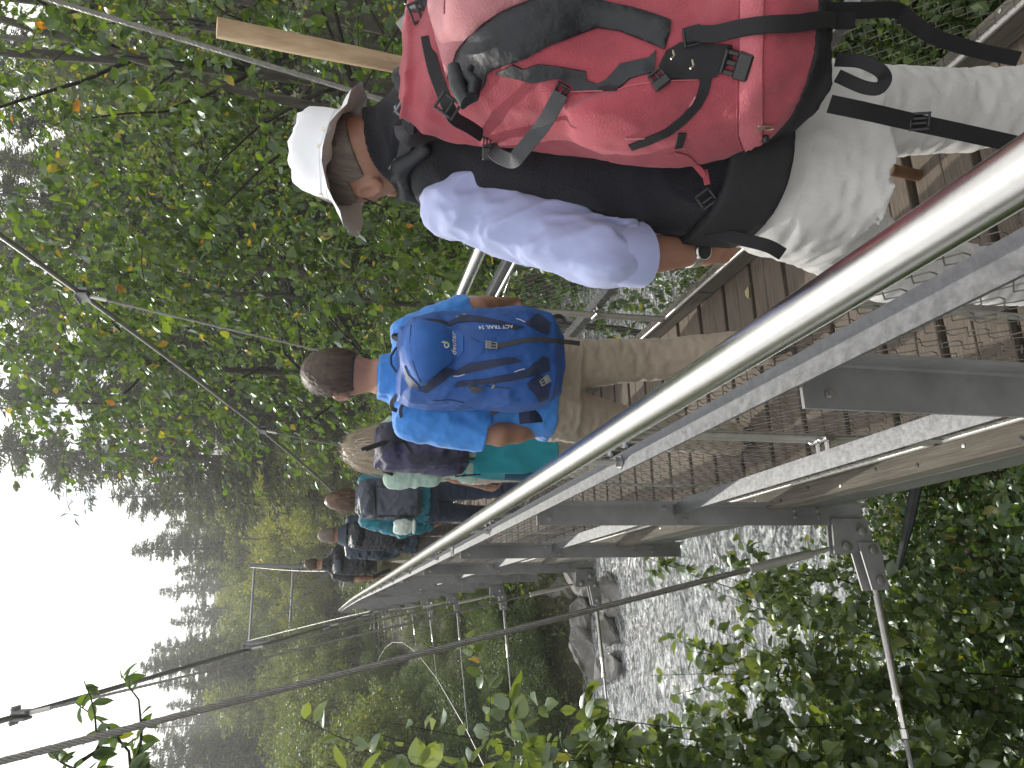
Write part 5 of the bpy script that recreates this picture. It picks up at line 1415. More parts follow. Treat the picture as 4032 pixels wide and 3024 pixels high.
patch('rain_skirt', RB, a_([(1310, 0), (1020, 118), (850, 218), (700, 350), (600, 492), (545, 640), (540, 740), (600, 880), (680, 972), (740, 950), (850, 800), (872, 690), (940, 640), (1250, 540), (1450, 430), (1896, 262), (2100, 290), (2430, 420), (2530, 462), (2580, 300), (2590, 200), (2430, 140), (2180, 70), (1910, 0), (1800, -120), (1500, -110)]), M_BLK, rp, 15, .004, .007)
MB().tube([at(*p, Y=ysh(p[0], .735)) for p in a_([(560, 620), (600, 800), (670, 960), (740, 900), (760, 780), (680, 700), (720, 620)])], [.010, .013, .011, .010, .012, .010, .006], 10).build('skirt_roll', M_BLK, rp)
patch('side_panel', RB, a_([(950, 690), (1110, 600), (1210, 645), (1340, 600), (1500, 612), (1790, 662), (1800, 745), (1900, 785), (1990, 735), (2110, 600), (2380, 540), (2450, 470), (2430, 680), (2320, 700), (2200, 740), (2080, 850), (1690, 862), (1660, 790), (1530, 730), (1300, 770), (1150, 730)]), M_BLK, rp, 12, .003)
patch('zip_flap', RB, b_([(1460, -300), (1462, 400), (1450, 900), (1440, 1250), (1500, 1400), (1600, 1400), (1660, 1330), (1655, 900), (1668, 400), (1672, -300)]), M_REDB, rp, 14, .004, .003)
sculpt('base_panel', lambda P: np.maximum(redpack(P)-.005, P[:, 2]-.992+(P[:, 0]-.86)*.10+np.minimum(P[:, 1]-.88, 0)*.25), (.58, .66, .90), (1.18, 1.36, 1.10), .006, M_BLACKW, rp, 1)
strap('centre_strap', RB, b_([(950, 372), (1080, 335), (1480, 275), (1896, 228), (2200, 205), (2520, 190)]), .024, M_BLACKW, rp, .003, lift=.011)
patch('buckle_patch', RB, b_([(770, 470), (900, 400), (1380, 420), (1390, 560), (1230, 720), (1050, 740), (790, 745), (690, 640)]), M_BLACKW, rp, 14, .004)
slider('strap_buckle', RB, *b_([(1010, 350)])[0], .030, .026, .15, M_PLAST, rp)
clip('side_clip', RB, *b_([(700, 745)])[0], .026, .030, -.9, M_PLAST, rp)
clip('main_clip', RB, *b_([(1430, 590)])[0], .040, .046, .1, M_PLAST, rp, th=.010)
for x, y in ((830, 470), (1010, 560)): MB().tube([at(*q, Y=ysh(q[0], .70)) for q in b_([(x, y), (x+12, y+50), (x-20, y+80)])], .0016, 5).build('zip_cord', M_BRASS, rp)
strap('pocket_strap', RB, b_([(1150, 660), (1115, 850), (1050, 980), (920, 1120), (780, 1230), (600, 1310), (430, 1370)]), .0165, M_BLACKW, rp)
strap('strap_tab', RB, b_([(915, 1235), (900, 1300), (880, 1370)]), .014, M_BLACKW, rp)
cord('seam_line', RB, b_([(1440, -200), (1445, 500), (1425, 1000), (1425, 1250), (1470, 1400)]), .0012, M_RED, rp)
cord('pocket_seam', RB, b_([(-400, 860), (300, 850), (420, 800), (700, 760), (1060, 745)]), .001, M_REDB, rp)
cord('piping', RB, b_([(1040, 900), (960, 1040), (760, 1230), (640, 1290), (380, 1290)]), .0014, M_REDP, rp)
def zip_pull(x, y, ang, Y=None):
    p, R = frame_at(RB, x, y, ang, Y); m_ = MB(); q = lambda a, b: p+R@np.array([a, b, .004])
    m_.tube([q(-.004, .0), q(-.0045, -.012), q(0, -.0185), q(.0045, -.012), q(.004, 0), q(-.004, 0)], .0016, 6); m_.box(q(0, .005), (.009, .012, .003), R, .0005)
    return m_.build('zip_pull', M_BRASS, rp)
zip_pull(*b_([(1665, 1170)])[0], .0); zip_pull(*b_([(1720, 1335)])[0], -.25)
pz, Rz = frame_at(RB, *b_([(1690, 1270)])[0]); MB().lathe([(.004, 0), (.006, .003), (.005, .009), (.002, .012)], pz, Rz[:, 2], 10).build('zip_knob', M_PLAST, rp)
strap('hip_wing', RB, b_([(830, 1420), (960, 1460), (1060, 1560), (1130, 1650)])+c_([(395, 960), (412, 1050)]), .010, M_RED, rp, fbY=1.0)
# straps that hang free around the pack
def free_strap(name, pts, w, m=M_BLACKW, par=rp, tw=0.0):
    if par is rp: pts = [(x, y, ysh(x, Y)) for x, y, Y in pts]; w *= 1.2
    P = np.array([at(x, y, Y=Y) for x, y, Y in pts]); t = np.linspace(0, len(P)-1, (len(P)-1)*6+1); i = np.minimum(t.astype(int), len(P)-2); f = (t-i)[:, None]
    P = P[i]*(1-f)+P[i+1]*f
    for _ in range(5): P[1:-1] = P[1:-1]*.5+(P[:-2]+P[2:])*.25
    N = unit(EYE-P+np.array([tw, 0, tw*.6])*np.sin(np.linspace(0, 3, len(P)))[:, None]); return MB().ribbon(P, N, w, .0018).build(name, m, par, 30)
z2 = lambda x, y, Y: (2500+.6926*x, .6926*y, Y)
za = lambda x, y, Y: (1550+.4219*x, .4219*y, Y)
free_strap('loose_strap', [z2(1090, 60, .74), z2(1300, 60, .75), z2(1500, 50, .77), z2(1560, 120, .78), z2(1700, 215, .79), z2(1950, 290, .80), z2(2180, 335, .80)], .020)
free_strap('strap_loop', [z2(1140, 340, .77), z2(1290, 345, .75), z2(1400, 400, .74), z2(1430, 450, .75), z2(1390, 510, .76), z2(1300, 500, .77), z2(1150, 430, .78)], .016)
free_strap('hip_strap', [z2(1105, 590, .79), z2(1300, 630, .79), z2(1560, 690, .80), z2(1800, 740, .80), z2(2100, 805, .81), z2(2300, 850, .81)], .022)
slider('hip_slider', None, *z2(1620, 690, 0)[:2], .030, .028, -1.35, M_PLAST, rp, fbY=ysh(z2(1620, 0, 0)[0], .795), bars=2)
free_strap('belt_tail', [z2(370, 1300, .98), z2(560, 1350, .97), z2(760, 1395, .96), z2(840, 1445, .97)], .019)
slider('belt_slider', None, *z2(405, 1130, 0)[:2], .030, .030, -.8, M_PLAST, rp, fbY=ysh(z2(405, 0, 0)[0], .93))
free_strap('compression_strap', [za(1560, 870, .77), za(1430, 1120, .80), za(1330, 1250, .82), za(1180, 1430, .84), za(1120, 1510, .85), za(1040, 1485, .87), za(950, 1440, .88), za(880, 1330, .90)], .021, M_GREYW)
slider('strap_buckle', RB, *za(1560, 860, 0)[:2], .028, .022, -.25, M_PLAST, rp)
clip('frame_clip', None, *za(870, 1380, 0)[:2], .016, .045, -1.5, M_PLAST, rp, fbY=ysh(1917, .89))
free_strap('lid_strap', [za(310, 340, .80), za(370, 640, .79), za(450, 850, .78), za(510, 1000, .77), za(560, 1110, .78), za(700, 1180, .83), za(830, 1270, .88)], .018, M_BLACKW)
slider('lid_buckle', None, *za(505, 985, 0)[:2], .030, .036, -.5, M_PLAST, rp, fbY=ysh(za(505, 0, 0)[0], .765), bars=1)
free_strap('lid_strap', [za(60, 260, .90), za(130, 200, .85), za(190, 110, .82), za(260, 40, .80), za(300, -60, .80)], .020, M_GREYW)
slider('lid_buckle', None, *za(220, 110, 0)[:2], .034, .028, .5, M_PLAST, rp, fbY=ysh(za(220, 0, 0)[0], .81))
free_strap('shoulder_strap', [za(40, 720, .93), za(60, 820, .93), za(110, 860, .92)], .016, M_GREYW)
free_strap('shoulder_strap', [za(60, 1180, .90), za(70, 1260, .89), za(150, 1330, .90), za(300, 1270, .92), za(420, 1230, .93)], .018, M_GREYW)
free_strap('shoulder_strap', [za(140, 1130, .91), za(120, 1300, .93), za(90, 1450, .96), za(50, 1580, .98), za(20, 1700, 1.01)], .019, M_GREYW)
slider('shoulder_buckle', None, *za(110, 1040, 0)[:2], .026, .034, -.5, M_PLASTG, rp, fbY=ysh(za(110, 0, 0)[0], .90))
slider('shoulder_buckle', None, *za(45, 1570, 0)[:2], .024, .032, -.5, M_PLASTG, rp, fbY=ysh(za(45, 0, 0)[0], .975))
def pad(P, sx=-1):
    q = [A_(.935+sx*.095, 1.24, 1.53), A_(.935+sx*.105, 1.30, 1.572), A_(.935+sx*.105, 1.38, 1.55), A_(.93+sx*.10, 1.45, 1.46), A_(.92+sx*.09, 1.46, 1.33)]
    d = rc(P, q[0], q[1], .014, .016)
    for i in range(1, 4): d = smin(d, rc(P, q[i], q[i+1], .016, .016), .02)
    return d
sculpt('shoulder_pad', lambda P: pad(P, -1), (.76, 1.18, 1.27), (.92, 1.52, 1.64), .006, M_BLK, rp, 1)
sculpt('shoulder_pad', lambda P: pad(P, 1), (.96, 1.18, 1.27), (1.12, 1.52, 1.64), .006, M_BLK, rp, 1)
def belt(P):
    st = [(.96, .815, 1.085, .176, .155), (1.05, .828, 1.11, .176, .155)]
    st2 = [(.95, .815, 1.085, .165, .143), (1.06, .828, 1.11, .165, .143)]
    return np.maximum(loft(P, st, (1, 0), 2.5), -loft(P, st2, (1, 0), 2.5))-.004
sculpt('hip_belt', belt, (.56, .86, .92), (1.08, 1.33, 1.12), .007, M_BLACKW, rp, 1)
# ================================================================== the man in the blue shirt
M_BLUESH = cloth('sky_blue_shirt', (.045, .225, .64), .8, .06, .15, 600, .2)
M_BEIGE = cloth('beige_trousers', (.36, .30, .235), .85, .06, .2, 420)
M_HAIRB = mat('brown_hair', (.030, .019, .013), .6, 0, col2=(.075, .048, .032), scale=40, stretch=(1, 1, .15))
JB = dict(hL=(.715, 2.63, .90), hR=(.895, 2.61, .90), kL=(.68, 2.72, .49), kR=(.93, 2.59, .48), aL=(.665, 2.77, .09), aR=(.95, 2.42, .12),
          neck=at(1530, 1485, Y=2.57), head=at(1347, 1474, Y=2.60), sL=(.650, 2.58, 1.405), sR=(.975, 2.58, 1.42), eL=at(1965, 1708, Y=2.56), wL=at(2190, 1672, Y=2.66),
          eR=at(1880, 1215, Y=2.62), wR=at(1985, 1195, Y=2.83))
r2, b2, t2, s2, I2 = person('person with short brown hair, bright blue shirt and beige trousers', JB, M_BLUESH, M_BEIGE, sleeve='short', h=.006,
    hem=.90, curl=(.5, 1.1), hand_in=((1, .2, 0), (-.6, .2, -.5)), foldamp=.006, belt=1.0, headr=(.078, .098, .118), w=1.04)
hair_cap(I2, M_HAIRB, r2, .006, .006, .035, -.050, 5, lamp=.004)
hair_strands('hair_strands', I2, M_HAIRB, r2, 2600, .026, 6, lambda d: d[2] > -.35 and d[1] < .75-(d[2] < .1)*.55, lambda d, t, n, I, R: n*(.30-.25*t)+I['up']*(.15 if d[2] > .5 else -.75)+I['hy']*(.8 if d[2] > .5 else -.1)+R.normal(0, .12, 3), .0008, 4, r=np.array(I2['r'])+.004)
# shirt collar
nk = I2['J']['neck']; MB().tube([nk-[0, 0, .022], nk+[0, .004, .012], nk+[0, .008, .030]], [.083, .070, .066], 20).build('collar', M_BLUESH, r2)
wb = JB['wL']*.93+JB['eL']*.07; MB().tube([wb-[0, 0, .009], wb+[0, 0, .009]], .030, 14).build('wristband', M_BLACKW, r2)

M_PB = cloth('blue_pack_nylon', (.014, .085, .33), .55, .15, .3, 350, .05)
M_PBL = cloth('bright_blue_nylon', (.022, .125, .45), .55, .12, .3, 350, .05)
M_PBN = cloth('navy_pack_trim', (.014, .026, .075), .6, .15, .3, 350, .05)
bp_ = empty('blue_backpack', (.70, 2.1, 1.0), 'blue hiking backpack with white logo and grey straps on the blue shirt', 'backpack')
def bluepack(P):
    st = [(.945, .828, 2.37, .115, .085), (.98, .828, 2.36, .142, .118), (1.07, .825, 2.36, .156, .132), (1.24, .815, 2.37, .154, .130), (1.37, .805, 2.38, .146, .122), (1.44, .80, 2.39, .132, .105), (1.465, .798, 2.40, .11, .08)]
    d = loft(P, st, (1, -.05), 2.9)-.008
    d = smin(d, ell(P, (.80, 2.27, 1.40), (.115, .082, .082)), .025)                # lid bulge
    d = smin(d, ell(P, (.822, 2.25, 1.15), (.095, .055, .14)), .04)
    d = smin(d, ell(P, (.685, 2.37, 1.09), (.033, .08, .11)), .03); d = smin(d, ell(P, (.965, 2.37, 1.09), (.033, .08, .11)), .03)
    return d+folds(P, 61, .10, .0045, (1, 1, .8))+folds(P, 62, .04, .0018)
bo_ = sculpt('pack_body', bluepack, (.58, 2.10, .90), (1.06, 2.56, 1.54), .006, M_PB, bp_, 1)
BBV = bvh_of(bo_)
q_ = lambda L: [(1450+.3617*p[0], 1150+.3617*p[1])+tuple(p[2:]) for p in L]
patch('lid', BBV, q_([(385, 620), (400, 480), (450, 370), (560, 300), (700, 330), (830, 360), (960, 420), (1040, 470), (1040, 640), (990, 710), (850, 800), (650, 940), (560, 980), (480, 900), (420, 780)]), M_PBL, bp_, 11, .004, .006)
patch('lid_flap', BBV, q_([(860, 365), (1030, 440), (1265, 570), (1265, 640), (1150, 740), (960, 850), (840, 815), (990, 715), (1050, 640), (1050, 480)]), M_PB, bp_, 11, .003, .004)
for L in ([(570, 295), (720, 300), (880, 330), (960, 280), (1000, 250), (960, 340), (880, 370), (720, 340)],
          [(1000, 250), (1200, 260), (1500, 330), (1690, 380), (1590, 415), (1400, 350), (1150, 320), (960, 335)],
          [(1050, 785), (1200, 760), (1500, 715), (1600, 715), (1670, 760), (1500, 790), (1100, 880), (900, 910), (640, 1100), (540, 1070), (840, 820), (960, 855)],
          [(950, 1000), (990, 970), (1300, 940), (1700, 860), (1900, 700), (1965, 720), (1970, 860), (1850, 900), (1600, 960), (1300, 1000), (940, 1035)],
          [(1700, 340), (1850, 230), (1990, 340), (1960, 460), (1880, 440), (1760, 380)],
          [(1720, 1000), (1860, 890), (1990, 1000), (1960, 1150), (1860, 1200), (1820, 1130)],
          [(400, 800), (440, 900), (540, 1000), (560, 1040), (450, 1040), (410, 940)]):
    patch('trim_panel', BBV, q_(L), M_PBN, bp_, 10, .003)
strap('front_strap', BBV, q_([(1400, 590), (1500, 570), (1700, 525), (1900, 515), (2060, 535), (2200, 545, 2.28), (2300, 560, 2.31)]), .016, M_GREYW, bp_)
p, R_b = frame_at(BBV, *q_([(1340, 580)])[0])
clip('front_clip', BBV, *q_([(1340, 582)])[0], .026, .042, 3.05, M_PLASTG, bp_)
clip('side_clip', BBV, *q_([(1920, 960)])[0], .026, .040, .6, M_PLASTG, bp_)
slider('hip_buckle', None, *q_([(1900, 270)])[0], .026, .030, -.3, M_PLASTG, bp_, fbY=2.33)
strap('zip_line', BBV, q_([(480, 380), (470, 560), (500, 760), (570, 960)]), .004, M_PBN, bp_, .0012, lift=.008)
cord('pocket_piping', BBV, q_([(700, 1180), (900, 1170), (1050, 1205)]), .0012, M_PBN, bp_)
def bfree(name, pts, w, m=M_GREYW, par=bp_):
    return free_strap(name, [(1450+.3617*x, 1150+.3617*y, Y*1.13) for x, y, Y in pts], w, m, par)
bfree('waist_strap', [(1975, 350, 2.05), (2010, 270, 2.06), (2080, 255, 2.07), (2130, 290, 2.08), (2140, 340, 2.08)], .014)
bfree('shoulder_strap', [(420, 1050, 2.16), (330, 1110, 2.15), (250, 1200, 2.17), (260, 1270, 2.20), (310, 1290, 2.24)], .015)
bfree('shoulder_strap', [(400, 560, 2.16), (330, 520, 2.14), (280, 500, 2.16), (270, 470, 2.18), (380, 470, 2.22)], .015)
bfree('shoulder_edge', [(520, 1080, 2.16), (400, 1190, 2.17), (345, 1280, 2.19), (360, 1380, 2.24)], .012, M_PBN)
bfree('side_strap', [(900, 1180, 2.18), (1200, 1310, 2.20), (1330, 1320, 2.22)], .010, M_PBN)
bfree('side_strap', [(1300, 1340, 2.21), (1450, 1280, 2.19), (1620, 1230, 2.17)], .014, M_GREYW)
free_strap('mesh_pocket', [(1450+.3617*x, 1150+.3617*y, Y*1.13) for x, y, Y in [(1640, 1330, 2.22), (1760, 1320, 2.20), (1890, 1310, 2.22)]], .07, M_PBN, bp_)
MB().tube([at(1450+.3617*x, 1150+.3617*y, Y=2.45) for x, y in ((380, 570), (300, 610), (245, 700), (250, 790), (300, 860), (390, 910))], .0042, 8).build('grab_loop', M_PBN, bp_)
cord('bungee_cord', BBV, q_([(1250, 1020), (1340, 1030), (1450, 1040), (1550, 1050)]), .0017, M_GREYW, bp_)
patch('lash_tab', BBV, q_([(1090, 1040), (1140, 1020), (1240, 1040), (1250, 1060), (1210, 1095), (1130, 1090)]), M_GREYW, bp_, 8, .003)
MB().tube([frame_at(BBV, *q_([(1345, 1050)])[0])[0]+[0, -.004, 0], frame_at(BBV, *q_([(1375, 1010)])[0])[0]+[0, -.004, 0]], .004, 8).build('cord_lock', M_PLASTG, bp_)
for L in ([(930, 915), (990, 915), (1050, 895)], [(1590, 870), (1640, 850), (1700, 835)], [(955, 280), (1000, 250), (1060, 245)], [(1610, 290), (1660, 305), (1710, 330)]):
    cord('bartack', BBV, q_(L), .0012, M_WHITE, bp_)
# printed logo, word and model name
pl_, Rl = frame_at(BBV, *q_([(903, 570)])[0]); lettering('logo_word', 'deuter', pl_, Rl, .030, M_WHITE, bp_, .0125)
pl_, Rl = frame_at(BBV, *q_([(818, 582)])[0]); P_ = lambda a, b: pl_+Rl@np.array([a, b, .0125])
arc = [P_(-.001+.0075*math.cos(t), -.002+.0075*math.sin(t)) for t in np.linspace(-.2, 2*PI-.9, 16)]
MB().ribbon(arc, np.repeat(Rl[:, 2][None], 16, 0), .0036, .0006).build('logo_mark', M_WHITE, bp_)
MB().ribbon([P_(.0065, .016), P_(.0065, .004), P_(.0065, -.009)], np.repeat(Rl[:, 2][None], 3, 0), .0034, .0006).build('logo_mark', M_WHITE, bp_)
MB().ribbon([P_(.0105, .010), P_(.0108, -.002), P_(.0085, -.010), P_(.002, -.0135), P_(-.006, -.0115)], np.repeat(Rl[:, 2][None], 5, 0), .0030, .0006).build('logo_mark', M_GREENP, bp_)
pl_, Rl = frame_at(BBV, *q_([(1385, 392)])[0]); c_s, s_s = math.cos(PI/2+.13), math.sin(PI/2+.13)
Rt = np.stack([Rl[:, 0]*c_s+Rl[:, 1]*s_s, -Rl[:, 0]*s_s+Rl[:, 1]*c_s, Rl[:, 2]], 1)
lettering('model_word', 'ACT TRAIL 24', pl_, Rt, .0185, M_WHITE, bp_, .007)

# ================================================================== woman with grey-blond hair
M_MINT = cloth('mint_shirt', (.33, .46, .40), .85, .06); M_TAN = cloth('light_beige_trousers', (.46, .42, .36), .85, .08)
M_BLOND = mat('grey_blond_hair', (.30, .235, .165), .4, 0, col2=(.52, .44, .34), scale=40, stretch=(1, 1, .12))
M_TEAL = cloth('teal_fleece', (.010, .24, .30), .9, .12, .5, 200, .3); M_TEALD = cloth('teal_lining', (.015, .075, .13), .9, .1)
M_PURP = cloth('purple_pack_nylon', (.036, .033, .082), .6, .2, .3, 200, .05); M_PURPD = cloth('dark_purple_nylon', (.018, .018, .038), .6, .2, .3, 200, .05)
Y3 = 4.4; JG = standing(.915, Y3, 1.66, arms=(.01, .03), lead=-1, step=.20)
JG['head'] = at(1440, 1772, Y=Y3+.03); JG['neck'] = at(1530, 1772, Y=Y3-.0); JG['sL'] = A_(.765, Y3, 1.315); JG['sR'] = A_(1.075, Y3, 1.335)
JG['eL'] = at(1745, 1862, Y=Y3-.03); JG['wL'] = at(1905, 1912, Y=Y3+.07); JG['hL'][2] = JG['hR'][2] = .86
r3, b3, t3, s3, I3 = person('person with long grey-blond hair, mint shirt and teal jacket round the waist', JG, M_MINT, M_TAN, sleeve='short', h=.008, curl=(.6, .5), hand_in=((.9, .3, 0), None), w=.92, foldamp=.006)
hair_cap(I3, M_BLOND, r3, .017, .007, .03, 0, 7, drop=.17, lamp=.006)
hair_strands('hair_strands', I3, M_BLOND, r3, 1700, .21, 8, lambda d: d[1] < .35, lambda d, t, n, I, R: n*(.42*(1-t)+.05)-I['up']*(.5+1.1*t)+R.normal(0, .10, 3), .0012, 6, r=np.array(I3['r'])+.014)
cl_ = I3['hc']-I3['hy']*.115+I3['up']*.01
for dz in (-.02, .02): MB().tube([cl_-I3['hx']*.035+I3['up']*(dz+.02), cl_-I3['hy']*.02+I3['up']*dz, cl_+I3['hx']*.035+I3['up']*(dz-.02)], [.006, .009, .006], 8).build('hair_clip', M_PLASTG, r3)
pp = empty('purple_backpack', (.785, Y3-.18, .9), 'purple and navy backpack with folded trekking poles below grey-blond hair', 'backpack')
def purp(P):
    st = [(.93, .925, Y3-.20, .10, .07), (.97, .925, Y3-.21, .128, .11), (1.08, .92, Y3-.215, .142, .12), (1.25, .918, Y3-.21, .138, .115), (1.38, .915, Y3-.19, .125, .095), (1.43, .912, Y3-.18, .10, .06)]
    d = loft(P, st, (1, 0), 2.8)-.008; d = smin(d, ell(P, (.912, Y3-.27, 1.36), (.115, .075, .07)), .025)
    d = smin(d, ell(P, (.785, Y3-.2, 1.05), (.033, .08, .11)), .03); d = smin(d, ell(P, (1.06, Y3-.2, 1.05), (.033, .08, .11)), .03)
    return d+folds(P, 71, .09, .008)+folds(P, 72, .04, .003)
po = sculpt('pack_body', purp, (.68, Y3-.46, .86), (1.17, Y3+.02, 1.48), .0075, M_PURP, pp, 1)
PBV = bvh_of(po); g_ = lambda L: [(1100+.6781*x, 1100+.6781*y) for x, y in L]
for L in ([(520, 870), (640, 840), (760, 850), (800, 930), (720, 950), (640, 960), (560, 1080), (530, 1050)], [(750, 1020), (830, 1010), (960, 1000), (1030, 960), (1040, 1060), (900, 1080), (770, 1070)]):
    patch('trim_panel', PBV, g_(L), M_PURPD, pp, 12, .004)
M_ORANGE = cloth('orange_piping', (.55, .10, .04)); cord('piping', PBV, g_([(740, 930), (860, 925), (960, 935)]), .0022, M_ORANGE, pp)
strap('centre_strap', PBV, g_([(700, 900), (760, 990), (790, 1040), (1000, 1045)]), .016, M_BLACKW, pp); slider('buckle', PBV, *g_([(785, 1040)])[0], .032, .032, 0, M_PLAST, pp)
free_strap('loose_strap', [(1100+.6781*x, 1100+.6781*y, Y3-.3) for x, y in ((1020, 1045), (1080, 1040), (1135, 1042))], .016, M_BLACKW, pp)
free_strap('shoulder_strap', [(1100+.6781*x, 1100+.6781*y, Y3-.09) for x, y in ((600, 1110), (630, 1120), (660, 1135))], .02, M_BLACKW, pp)
for dx in (0, .022): MB().tube([at(1100+.6781*500, 1100+.6781*(990), Y=Y3-.34)+[0, 0, dx], at(1100+.6781*640, 1100+.6781*940, Y=Y3-.34)+[0, 0, dx]], [.011, .008], 8).build('pole_handle', M_BLACKW, pp)
# teal jacket tied round the waist
jk = empty('teal_jacket', (.80, Y3-.1, .6), 'teal fleece jacket tied round the waist below the purple backpack', 'jacket')
def jac(P):
    st = [(.37, .93, Y3-.05, .150, .125), (.6, .925, Y3-.03, .165, .13), (.93, .92, Y3-.01, .16, .12)]; st2 = [(z, a, b+.05, c-.012, d) for z, a, b, c, d in st]
    d = np.maximum(loft(P, st, (1, 0), 3), P[:, 1]-(Y3+.02))
    return np.maximum(d, -(loft(P, [(.3, .93, Y3, .14, .125), (1.0, .92, Y3+.03, .15, .12)], (1, 0), 3)))+folds(P, 81, .14, .010, (1.4, 1.4, .5))
sculpt('cloth_panel', jac, (.70, Y3-.24, .33), (1.16, Y3+.1, .98), .008, M_TEAL, jk, 1)
free_strap('zip', [(1100+.6781*x, 1100+.6781*y, Y3-.17) for x, y in ((1020, 1145), (1100, 1135), (1170, 1132))], .008, M_BLACKW, jk)
MB().tube([at(1985, 1870, Y=Y3-.08), at(2080, 1872, Y=Y3-.09), at(2170, 1868, Y=Y3-.09)], [.03, .04, .028], 10).build('sleeve', M_TEALD, jk)
for t in (.94, 1.0): w_ = JG['wL']*t+JG['eL']*(1-t); MB().tube([w_-[0, 0, .003], w_+[0, 0, .003]], .0275, 14).build('bracelet', M_STAIN, r3)

# ================================================================== woman with brown bob and grey backpack
M_TEALJ = cloth('teal_jacket_cloth', (.012, .155, .215), .6, .12, .4, 160, .1); M_JEANS = cloth('dark_jeans', (.017, .027, .055), .9, .15, .3, 300)
M_BROWN = mat('glossy_brown_hair', (.055, .028, .016), .35, 0, col2=(.14, .075, .04), scale=40, stretch=(1, 1, .12))
Y4 = 6.3; JW = standing(.915, Y4, 1.70, arms=(.03, .02), lead=1, step=.16); JW['head'] = at(1345, 1972, Y=Y4+.03); JW['neck'] = at(1415, 1972, Y=Y4)
JW['sL'] = A_(.755, Y4, 1.37); JW['sR'] = A_(1.07, Y4, 1.385); JW['eL'] = at(1580, 2092, Y=Y4-.02); JW['wL'] = at(1700, 2068, Y=Y4+.08)
r4, b4, t4, s4, I4 = person('person with smooth brown bob, teal jacket and dark jeans', JW, M_TEALJ, M_JEANS, sleeve='long', h=.009, w=.95, foldamp=.009)
hair_cap(I4, M_BROWN, r4, .013, .008, .03, 0, 9, drop=.09, lamp=.002)
hair_strands('hair_strands', I4, M_BROWN, r4, 500, .10, 9, lambda d: d[1] < .2 and d[2] < .2, lambda d, t, n, I, R: n*(.35-.3*t)-I['up']*(.8+.6*t)+R.normal(0, .14, 3), .0016, 5, r=np.array(I4['r'])+.018)
M_SLATE = cloth('slate_pack_nylon', (.055, .065, .090), .55, .15, .3, 160, .05); M_LIME = cloth('lime_print', (.45, .48, .08))
def simple_pack(name, label, X, Y, z0, z1, hw, hd, m, trim, seed, lid=.07):
    e_ = empty(name, (X, Y, z0), label, 'backpack')
    def f(P):
        H = z1-z0; st = [(z0, X, Y, hw*.75, hd*.7), (z0+.06*H, X, Y, hw*.93, hd*.95), (z0+.35*H, X, Y, hw, hd), (z0+.75*H, X, Y+.01, hw*.95, hd*.9), (z0+.94*H, X, Y+.02, hw*.84, hd*.7), (z1, X, Y+.03, hw*.6, hd*.5)]
        d = loft(P, st, (1, 0), 3)-.006; d = smin(d, ell(P, (X, Y-hd*.55, z1-lid*1.1), (hw*.85, hd*.75, lid)), .03)
        return d+folds(P, seed, .09, .008)+folds(P, seed+1, .04, .003)
    o = sculpt('pack_body', f, (X-hw-.06, Y-hd*1.6-.06, z0-.05), (X+hw+.06, Y+hd+.06, z1+.05), .008, m, e_, 1)
    return e_, bvh_of(o)
gp, GBV = simple_pack('grey_backpack', 'slate grey backpack with a pale cap clipped to its left side', .90, Y4-.20, .97, 1.46, .155, .11, M_SLATE, None, 91)
h_ = lambda L: [(1150+.3617*x, 1850+.3617*y) for x, y in L]
patch('front_pocket', GBV, h_([(910, 180), (1090, 170), (1250, 400), (1360, 400), (1360, 260), (1340, 200)]), M_SLATE, gp, 8, .006, .004)
strap('lid_seam', GBV, h_([(900, 180), (905, 330), (915, 490)]), .014, M_BLACKW, gp); cord('seam_line', GBV, h_([(1090, 180), (1160, 270), (1250, 390), (1340, 420)]), .002, M_BLACKW, gp)
strap('side_trim', GBV, h_([(900, 510), (1050, 500), (1330, 505)]), .02, M_BLACKW, gp)
pl_, Rl = frame_at(GBV, *h_([(1283, 258)])[0]); lettering('pack_word', 'NOVA', pl_, Rl, .024, M_LIME, gp, .004) if False else strap('lime_stitching', GBV, h_([(1283, 225), (1283, 292)]), .006, M_LIME, gp)
free_strap('lime_cord', [(1150+.3617*x, 1850+.3617*y, Y4-.22) for x, y in ((1385, 380), (1400, 440), (1430, 425))], .006, M_LIME, gp)
free_strap('shoulder_strap', [(1150+.3617*x, 1850+.3617*y, Y4-.1) for x, y in ((800, 620), (870, 590), (950, 570))], .03, M_TEAL, gp)
# pale cap hanging from the pack
M_CAP = cloth('pale_green_cap', (.50, .58, .54), .85, .06); cpc = at(1585, 2075, Y=Y4-.28)
cap = empty('pale_cap', cpc, 'pale green sun cap hanging upside down from the slate grey backpack', 'cap')
def capf(P):
    d = ell(P, cpc+[0, 0, .0], (.062, .07, .088)); d = np.maximum(d, (P[:, 2]-cpc[2])*.8-.055)
    return d+folds(P, 95, .05, .006)
sculpt('crown', capf, cpc-.13, cpc+.13, .007, M_CAP, cap, 1)
sculpt('visor', lambda P: ell(P, cpc+[.0, -.02, -.085], (.058, .05, .018)), cpc-.16, cpc+.12, .007, M_CAP, cap, 1)

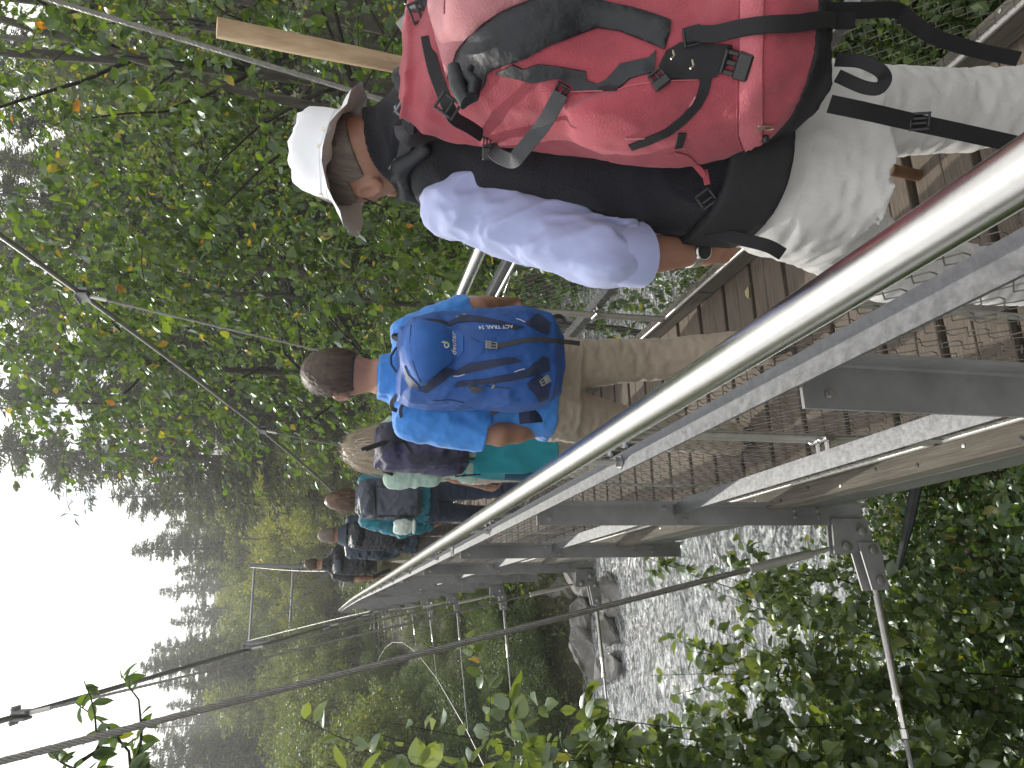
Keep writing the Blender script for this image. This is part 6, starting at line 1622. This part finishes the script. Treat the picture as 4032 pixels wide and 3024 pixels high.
# ================================================================== man in dark blue jacket
M_DKJ = cloth('dark_blue_jacket', (.012, .032, .055), .45, .2, .4, 120, .0); M_GREYT = cloth('grey_brown_trousers', (.085, .075, .068), .9, .1)
Y5 = 8.3; JM = standing(.83, Y5, 1.76, arms=(.03, .03), lead=-1, step=.18); JM['head'] = at(1302, 2108, Y=Y5+.03); JM['neck'] = at(1348, 2108, Y=Y5)
JM['wL'] = JM['eL']+A_(.02, .16, -.2)
r5, b5, t5, s5, I5 = person('person with short grey hair and glossy dark blue hooded jacket', JM, M_DKJ, M_GREYT, sleeve='long', h=.010, foldamp=.011, hem=.74)
hair_cap(I5, M_GREYHAIR, r5, .010, .009, .03, -.05, 11, lamp=.003)
hd_ = I5['J']['neck']; MB().tube([hd_+[0, -.02, -.05], hd_+[0, -.015, 0], hd_+[0, -.01, .04]], [.13, .105, .085], 16).build('hood', M_DKJ, r5)
dp, DBV = simple_pack('dark_backpack', 'nearly black backpack on the glossy dark blue jacket', .82, Y5-.18, .92, 1.45, .145, .10, M_BLK, None, 101)
k_ = lambda L: [(1150+.3617*x, 1850+.3617*y) for x, y in L]
cord('reflective_cord', DBV, k_([(580, 650), (590, 700), (615, 755)]), .004, M_GREYW, dp); cord('reflective_cord', DBV, k_([(840, 760), (860, 795), (910, 800)]), .004, M_GREYW, dp)
strap('side_strap', DBV, k_([(740, 840), (860, 830), (980, 825)]), .01, M_GREYW, dp)

# ================================================================== man in shorts
M_BLKT = cloth('black_tee', (.022, .024, .028), .8, .15); M_OLIVE = cloth('olive_shorts', (.17, .165, .095), .85, .1); M_SOCK = cloth('lilac_sock', (.35, .35, .62))
Y6 = 11.0; JS = standing(.75, Y6, 1.88, arms=(.05, .04), lead=1, step=.17); JS['head'] = at(1237, 2222, Y=Y6+.03); JS['neck'] = at(1278, 2222, Y=Y6)
r6, b6, t6, s6, I6 = person('person in black tee and olive shorts with bare calves, farthest along the bridge', JS, M_BLKT, M_OLIVE, sleeve='short', h=.010, shorts=True, foldamp=.010, socks=M_SOCK)
hair_cap(I6, M_HAIRB, r6, .014, .009, .035, -.05, 12, lamp=.004)
kp, KBV = simple_pack('black_backpack', 'small black backpack with a grey grab loop on the black tee', .72, Y6-.18, 1.11, 1.58, .145, .095, M_BLK, None, 111)
patch('lid_pocket', KBV, k_([(435, 990), (520, 980), (530, 1110), (450, 1110)]), M_SLATE, kp, 6, .006)
free_strap('reflective_strip', [(1150+.3617*x, 1850+.3617*y, Y6-.15) for x, y in ((580, 1143), (640, 1142), (700, 1143))], .012, M_WHITE, kp)
free_strap('hip_strap', [(1150+.3617*x, 1850+.3617*y, Y6-.2) for x, y in ((880, 1170), (960, 1130), (1070, 1085))], .05, M_BLACKW, kp)
# ------------------------------------------------------------------ the hazy air of the valley
hb = MB().box((15, 95, 22), (420, 330, 60)).mesh('haze', None, 0)
hz = put('haze', hb, (0, 0, 0)); tag(hz, kind='stuff'); hz.display_type = 'WIRE'
mh = bpy.data.materials.new('valley_haze'); mh.use_nodes = True; t_ = mh.node_tree; t_.nodes.clear()
o_ = t_.nodes.new('ShaderNodeOutputMaterial'); v_ = t_.nodes.new('ShaderNodeVolumePrincipled')
v_.inputs['Color'].default_value = (.95, .97, 1, 1); v_.inputs['Density'].default_value = .0021; v_.inputs['Anisotropy'].default_value = .65
t_.links.new(v_.outputs[0], o_.inputs['Volume']); hb.materials.append(mh)
